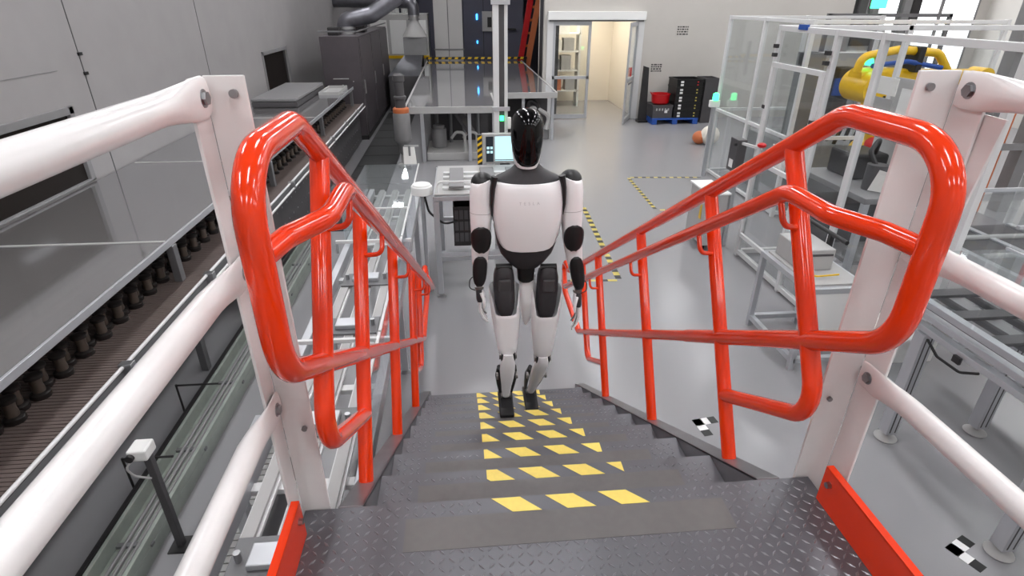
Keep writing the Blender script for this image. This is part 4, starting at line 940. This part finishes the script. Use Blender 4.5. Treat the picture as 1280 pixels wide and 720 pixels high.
# frame stand in front of the cage
t = thing('frame_stand', 'low aluminium frame stand with white side panel in front of the cage', 'stand', (2.85, 3.2, 0))
for x in (2.62, 3.12):
    for y in (2.75, 3.55): bx(x-.025, x+.025, y-.025, y+.025, 0, .82).build('leg', 'alu', t, smooth=False, bevel=.003)
for z in (.10, .80):
    for a, b_ in (((2.62, 2.75), (3.12, 2.75)), ((2.62, 3.55), (3.12, 3.55)), ((2.62, 2.75), (2.62, 3.55)), ((3.12, 2.75), (3.12, 3.55))): MB().beam((a[0], a[1], z), (b_[0], b_[1], z), .05, .05).build('bar', 'alu', t, smooth=False, bevel=.003)
bx(2.66, 3.1, 2.73, 2.745, .30, .78).build('side_panel', 'white', t, smooth=False)
bx(2.64, 3.10, 2.78, 3.52, .825, .84).build('top', 'grey_light', t, smooth=False)
t = thing('controller_box', 'grey controller box with yellow cable on the frame stand', 'box', (2.85, 3.25, .84))
bx(2.68, 2.98, 3.05, 3.48, .84, 1.04).build('housing', 'grey_light', t, smooth=False, bevel=.01)
bx(2.70, 2.96, 3.045, 3.05, .98, 1.0).build('vent', 'grey_dark', t, smooth=False)
MB().pipe([(2.70, 3.04, .90), (2.64, 2.95, .87), (2.74, 2.88, .87), (2.95, 2.90, .87)], .008, .04, 8).build('cable', 'yellow', t)
MB().cyl((3.02, 3.0, 1.12), (3.02, 3.6, 1.12), .02, 10).build('bar', 'dark', t); bx(3.0, 3.04, 3.2, 3.24, .84, 1.12).build('bar_stand', 'dark', t, smooth=False)

# far cage
t = thing('far_cage', 'far aluminium cage with clear panels in front of the back wall', 'cage', (5.8, 8.2, 0))
FX = 4.5
for x, y in ((FX, 9.25), (FX, 8.0), (FX, 6.7), (5.9, 9.25), (7.3, 9.25), (5.9, 6.7), (7.3, 6.7)): bx(x-.03, x+.03, y-.03, y+.03, 0, 2.78).build('post', 'alu_white', t, smooth=False, bevel=.004)
for z in (.06, 1.2, 2.75):
    for a, b_ in (((FX, 6.7), (FX, 9.25)), ((FX, 6.7), (7.3, 6.7)), ((FX, 9.25), (7.3, 9.25))): MB().beam((a[0], a[1], z), (b_[0], b_[1], z), .05, .05).build('beam', 'alu_white', t, smooth=False, bevel=.004)
for y0, y1 in ((6.73, 7.97), (8.03, 9.22)): bx(FX-.004, FX+.004, y0, y1, .09, 2.72).build('panel', 'clear_milky', t, smooth=False)
for x0, x1 in ((FX+.03, 5.87), (5.93, 7.27)): bx(x0, x1, 6.696, 6.704, .09, 2.72).build('panel', 'clear', t, smooth=False)
t = thing('test_machine', 'grey test machine with dark parts inside the far cage', 'machine', (5.6, 7.9, 0))
bx(4.9, 6.8, 7.3, 8.7, 0, .95).build('base', 'grey', t, smooth=False, bevel=.02)
bx(5.0, 5.3, 7.5, 7.8, .95, 2.3).build('column', 'grey', t, smooth=False, bevel=.01)
bx(5.0, 6.5, 7.55, 7.75, 2.1, 2.3).build('gantry', 'grey_light', t, smooth=False, bevel=.01)
bx(5.5, 5.75, 7.4, 7.6, 1.3, 2.1).build('spindle', 'dark', t, smooth=False, bevel=.02)
bx(5.45, 5.6, 7.36, 7.40, 1.7, 1.95).build('blue_tag', 'blue', t, smooth=False)
bx(6.0, 6.7, 7.4, 7.45, 1.0, 1.9).build('white_board', 'white', t, smooth=False)
for i in range(4): MB().pipe([(5.1+i*.3, 7.4, .95), (5.1+i*.3, 7.3, 1.25), (5.25+i*.3, 7.3, 1.35), (5.3+i*.3, 7.45, 1.0)], .03, .08, 8).build('hose', 'dark', t)
t = thing('cream_bag', 'crumpled cream and brown bag on the floor beside the far cage', 'bag', (5.4, 11.6, 0))
MB().ell((5.5, 11.6, .22), .22, .2, .22).build('bag', 'wall_room', t); MB().ell((5.3, 11.7, .15), .16, .17, .15).build('side_pouch', 'orange', t)

# ================================================================ yellow robot arm
t = thing('industrial_robot', 'large yellow industrial robot arm inside the clear cage', 'robot arm', (5.35, 6.0, 0))
AY = 6.0
MB().lathe([(.36, 0), (.36, .10), (.30, .14), (.28, .55), (.30, .60)], (5.35, AY, 0), 28).build('pedestal', 'grey_dark', t)
MB().lathe([(.33, .60), (.34, .64), (.34, .84), (.28, .92)], (5.35, AY, 0), 28).build('turntable', 'yellow', t)
bx(5.15, 5.55, AY-.24, AY+.24, .86, 1.22).build('shoulder', 'yellow', t, bevel=.05)
MB().cyl((5.35, AY-.30, 1.10), (5.35, AY+.30, 1.10), .20, 24).build('shoulder_motor', 'yellow', t)
MB().limb([(V(5.35, AY-.16, 1.08), .20, .09), (V(5.24, AY-.16, 1.35), .17, .09), (V(5.10, AY-.16, 1.7), .15, .09), (V(4.98, AY-.16, 1.98), .17, .09), (V(4.95, AY-.16, 2.06), .12, .08)], 20, p=3).build('lower_arm', 'yellow', t)
el_ = MB().cyl((4.95, AY-.28, 2.02), (4.95, AY+.22, 2.02), .20, 28).build('elbow', 'yellow', t)
for k in range(8): MB().cyl((4.95+.14*math.cos(k*PI/4), AY-.292, 2.02+.14*math.sin(k*PI/4)), (4.95+.14*math.cos(k*PI/4), AY-.28, 2.02+.14*math.sin(k*PI/4)), .016, 8).build('bolt', 'dark', el_)
MB().limb([(V(4.78, AY, 2.08), .14, .16), (V(5.1, AY, 2.08), .15, .17), (V(5.5, AY, 2.10), .12, .13), (V(6.1, AY, 2.12), .10, .10), (V(6.5, AY, 2.13), .09, .09)], 18, ref=(0, 1, 0), p=3).build('forearm', 'yellow', t)
MB().cyl((6.5, AY-.12, 2.13), (6.5, AY+.12, 2.13), .11, 18).cyl((6.5, AY, 2.13), (6.5, AY, 1.85), .07, 16).build('wrist', 'yellow', t)
MB().pipe([(4.72, AY-.1, 2.2), (4.75, AY-.1, 2.38), (5.2, AY-.1, 2.46), (5.75, AY-.1, 2.42), (5.95, AY-.1, 2.2)], .05, .15, 12).build('cable_hose', 'yellow', t)
MB().pipe([(4.85, AY-.18, 2.28), (5.3, AY-.18, 2.33), (5.8, AY-.16, 2.25)], .03, .1, 10).build('cable', 'blue', t)
bx(5.42, 5.50, AY-.2, AY+.1, 2.2, 2.50).build('hose_clamp', 'dark', t, smooth=False, bevel=.01)
MB().lathe([(.045, 0), (.05, .04), (.03, .09)], (4.86, AY-.1, 2.28), 14).build('status_lamp', 'green_lamp', t)
MB().ell((5.12, AY-.25, 1.32), .12, .1, .10).build('tool_cover', 'ink_red', t)

# behind the cage: wall panels, cabinet, steel columns, bright windows
t = thing('rear_enclosure', 'grey framed machine enclosure with notices behind the yellow robot arm', 'enclosure', (8.0, 10.0, 0))
for x in (6.75, 7.75, 9.2): bx(x-.035, x+.035, 9.97, 10.03, 0, 2.8).build('post', 'alu_dark', t, smooth=False)
for z in (.1, 2.77): bx(6.72, 9.23, 9.97, 10.03, z-.03, z+.03).build('beam', 'alu_dark', t, smooth=False)
bx(7.1, 8.0, 10.05, 10.6, 0, 2.5).build('cabinet', 'grey_light', t, smooth=False, bevel=.01)
for z, m_ in ((2.35, 'ink'), (2.05, 'paper'), (1.75, 'grey_light')): bx(7.3, 7.75, 10.03, 10.05, z-.12, z+.10).build('notice', m_, t, smooth=False)
bx(6.8, 9.15, 9.996, 10.004, .15, 2.72).build('panel', 'clear', t, smooth=False)
for i, (x, y, w_, m_) in enumerate(((8.35, 11.5, .16, 'grey_dark'), (9.0, 12.0, .14, 'grey'), (9.35, 11.5, .16, 'grey'), (9.95, 12.0, .18, 'dark'))):
    lab = ('brown-grey steel upright nearest the notices behind the robot arm', 'thin pale grey steel upright between the darker uprights', 'broad grey steel upright in front of the bright windows', 'dark steel upright at the edge of the bright windows')[i]
    c_ = thing('steel_upright', lab, 'upright', (x, y, 0), 'steel uprights by the bright windows')
    bx(x-w_/2, x+w_/2, y-.10, y-.08, 0, ZC).build('flange', m_, c_, smooth=False); bx(x-.02, x+.02, y-.08, y+.08, 0, ZC).build('web', m_, c_, smooth=False); bx(x-w_/2, x+w_/2, y+.08, y+.10, 0, ZC).build('flange', m_, c_, smooth=False)
for i, (x0, x1) in enumerate(((10.9, 11.9), (12.0, 13.0), (13.1, 14.1))):
    wn = thing('window_%d' % (i+3), None, None, ((x0+x1)/2, YB-.02, .4)); tag(wn, kind='structure')
    bx(x0, x1, YB-.03, YB-.012, .45, 4.4).build('bright_pane', 'daylight', wn, smooth=False)
    for q in ((x0-.05, x0, .4, 4.45), (x1, x1+.05, .4, 4.45), (x0, x1, .4, .45), (x0, x1, 4.4, 4.45)): bx(q[0], q[1], YB-.05, YB, q[2], q[3]).build('window_frame', 'grey', wn, smooth=False)
t = thing('exit_lamp', 'green lit exit lamp hanging high behind the robot cage', 'lamp', (8.1, 10.6, 2.9))
bx(7.95, 8.25, 10.55, 10.62, 2.88, 3.06).build('lit_face', 'green_lamp', t, smooth=False, bevel=.01); bx(8.07, 8.13, 10.57, 10.60, 3.06, ZC).build('hanger', 'dark', t, smooth=False)
t = thing('pipe_rack', 'grey steel rack with red pipes at the right side behind the cage', 'rack', (8.6, 6.2, 0))
for x in (7.6, 8.3, 9.0): bx(x-.09, x+.09, 6.6, 6.8, 0, ZC).build('upright', 'grey', t, smooth=False)
for x, m_ in ((7.95, 'orange'), (8.65, 'grey_light'), (9.3, 'ink_red')): MB().cyl((x, 6.75, 0), (x, 6.75, ZC), .06, 12).build('pipe', m_, t)
for z in (1.0, 2.4): bx(7.5, 9.4, 6.55, 6.6, z, z+.1).build('cross_rail', 'grey', t, smooth=False)

# ================================================================ extrusion conveyor on the right
t = thing('extrusion_conveyor', 'aluminium extrusion conveyor with clear guards beside the right guardrail', 'conveyor', (3.25, 1.6, 0))
RX0, RX1, RY0, RY1, RZ = 2.88, 3.62, -.6, 2.2, 1.02
for y in (-.3, .80, 1.82):
    for x in (RX0, RX1):
        bx(x-.045, x+.045, y-.045, y+.045, .06, RZ-.08).build('leg', 'alu', t, smooth=False, bevel=.003)
        for q in (-.02, .02): bx(x+q-.005, x+q+.005, y-.046, y-.045, .08, RZ-.1).build('groove', 'grey_dark', t, smooth=False)
        MB().lathe([(.075, 0), (.08, .008), (.06, .02), (.018, .03), (.014, .06)], (x, y, 0), 20).build('foot', 'grey_light', t)
for x in (RX0, RX1):
    for z in (RZ-.05, RZ+.04, RZ+.12): bx(x-.03, x+.03, RY0, RY1, z-.022, z+.022).build('side_rail', 'alu', t, smooth=False, bevel=.004)
for i in range(7): bx(RX0+.03, RX1-.03, RY0+.1+i*.42, RY0+.15+i*.42, RZ-.07, RZ-.02).build('cross_bar', 'alu', t, smooth=False, bevel=.003)
for x in (3.02, 3.25, 3.48):
    bx(x-.05, x+.05, RY0, RY1, RZ+.03, RZ+.05).build('belt', 'grey', t, smooth=False)
    bx(x-.025, x+.025, RY0, RY1, RZ-.02, RZ+.029).build('belt_rail', 'alu_dark', t, smooth=False)
for i in range(9): bx(2.96+.0, 3.54, RY0+.1+i*.32, RY0+.2+i*.32, RZ+.05, RZ+.075).build('carrier_plate', 'grey_dark', t, smooth=False, bevel=.004)
for i in range(4):
    y0 = RY0+i*.7
    bx(RX0-.03, RX0-.024, y0+.01, y0+.69, RZ+.13, RZ+.36).build('side_guard', 'clear', t, smooth=False)
    bx(RX1+.024, RX1+.03, y0+.01, y0+.69, RZ+.13, RZ+.36).build('side_guard', 'clear', t, smooth=False)
    bx(RX0-.03, RX1+.03, y0+.01, y0+.69, RZ+.36, RZ+.366).build('top_guard', 'clear_milky', t, smooth=False)
bars('guard_rail', [((RX0-.027, RY0, RZ+.37), (RX0-.027, RY1, RZ+.37)), ((RX1+.027, RY0, RZ+.37), (RX1+.027, RY1, RZ+.37))], .02, .02, 'alu', t)
MB().pipe([(2.84, 1.75, .93), (2.82, 1.62, .88), (2.84, 1.45, .87), (2.86, 1.35, .93)], .009, .06, 8).build('cable', 'rubber', t)
MB().pipe([(2.84, 1.0, .93), (2.82, .9, .86), (2.85, .8, .84), (2.86, .65, .92)], .009, .06, 8).build('cable', 'rubber', t)
for y, z in ((1.5, .93), (.95, .92)): bx(2.83, 2.85, y-.03, y+.03, z-.02, z+.03).build('sensor', 'dark', t, smooth=False, bevel=.004)
t = thing('rear_conveyor', 'second aluminium conveyor with clear cover behind the extrusion conveyor', 'conveyor', (4.6, 2.6, 0))
for y in (.9, 3.4):
    for x in (4.2, 5.2):
        bx(x-.03, x+.03, y-.03, y+.03, .05, .92).build('leg', 'alu', t, smooth=False, bevel=.003)
        MB().lathe([(.07, 0), (.07, .01), (.018, .025), (.014, .05)], (x, y, 0), 16).build('foot', 'grey_light', t)
for x in (4.2, 4.7, 5.2): bx(x-.03, x+.03, .6, 3.65, .92, 1.0).build('side_rail', 'alu', t, smooth=False, bevel=.004)
bx(4.24, 5.16, .6, 3.65, .96, .985).build('bed', 'grey_dark', t, smooth=False)
for i in range(7): MB().cyl((4.24, .8+i*.42, .99), (5.16, .8+i*.42, .99), .03, 10).build('roller', 'grey_light', t)
for i in range(3):
    bx(4.18, 4.186, .7+i*.98, 1.66+i*.98, 1.0, 1.35).build('side_guard', 'clear', t, smooth=False)
    bx(4.18, 5.22, .7+i*.98, 1.66+i*.98, 1.35, 1.356).build('top_guard', 'clear_milky', t, smooth=False)
for i in range(4): MB().beam((4.18, .69+i*.98, 1.36), (5.22, .69+i*.98, 1.36), .03, .03).build('guard_bar', 'alu', t, smooth=False)
t = thing('floor_crate', 'white lidded crate on the floor under the extrusion conveyor', 'crate', (3.7, 2.9, 0))
bx(3.5, 4.0, 2.75, 3.2, 0, .22).build('body', 'white', t, smooth=False, bevel=.01); bx(3.48, 4.02, 2.73, 3.22, .22, .27).build('lid', 'white', t, smooth=False, bevel=.01)
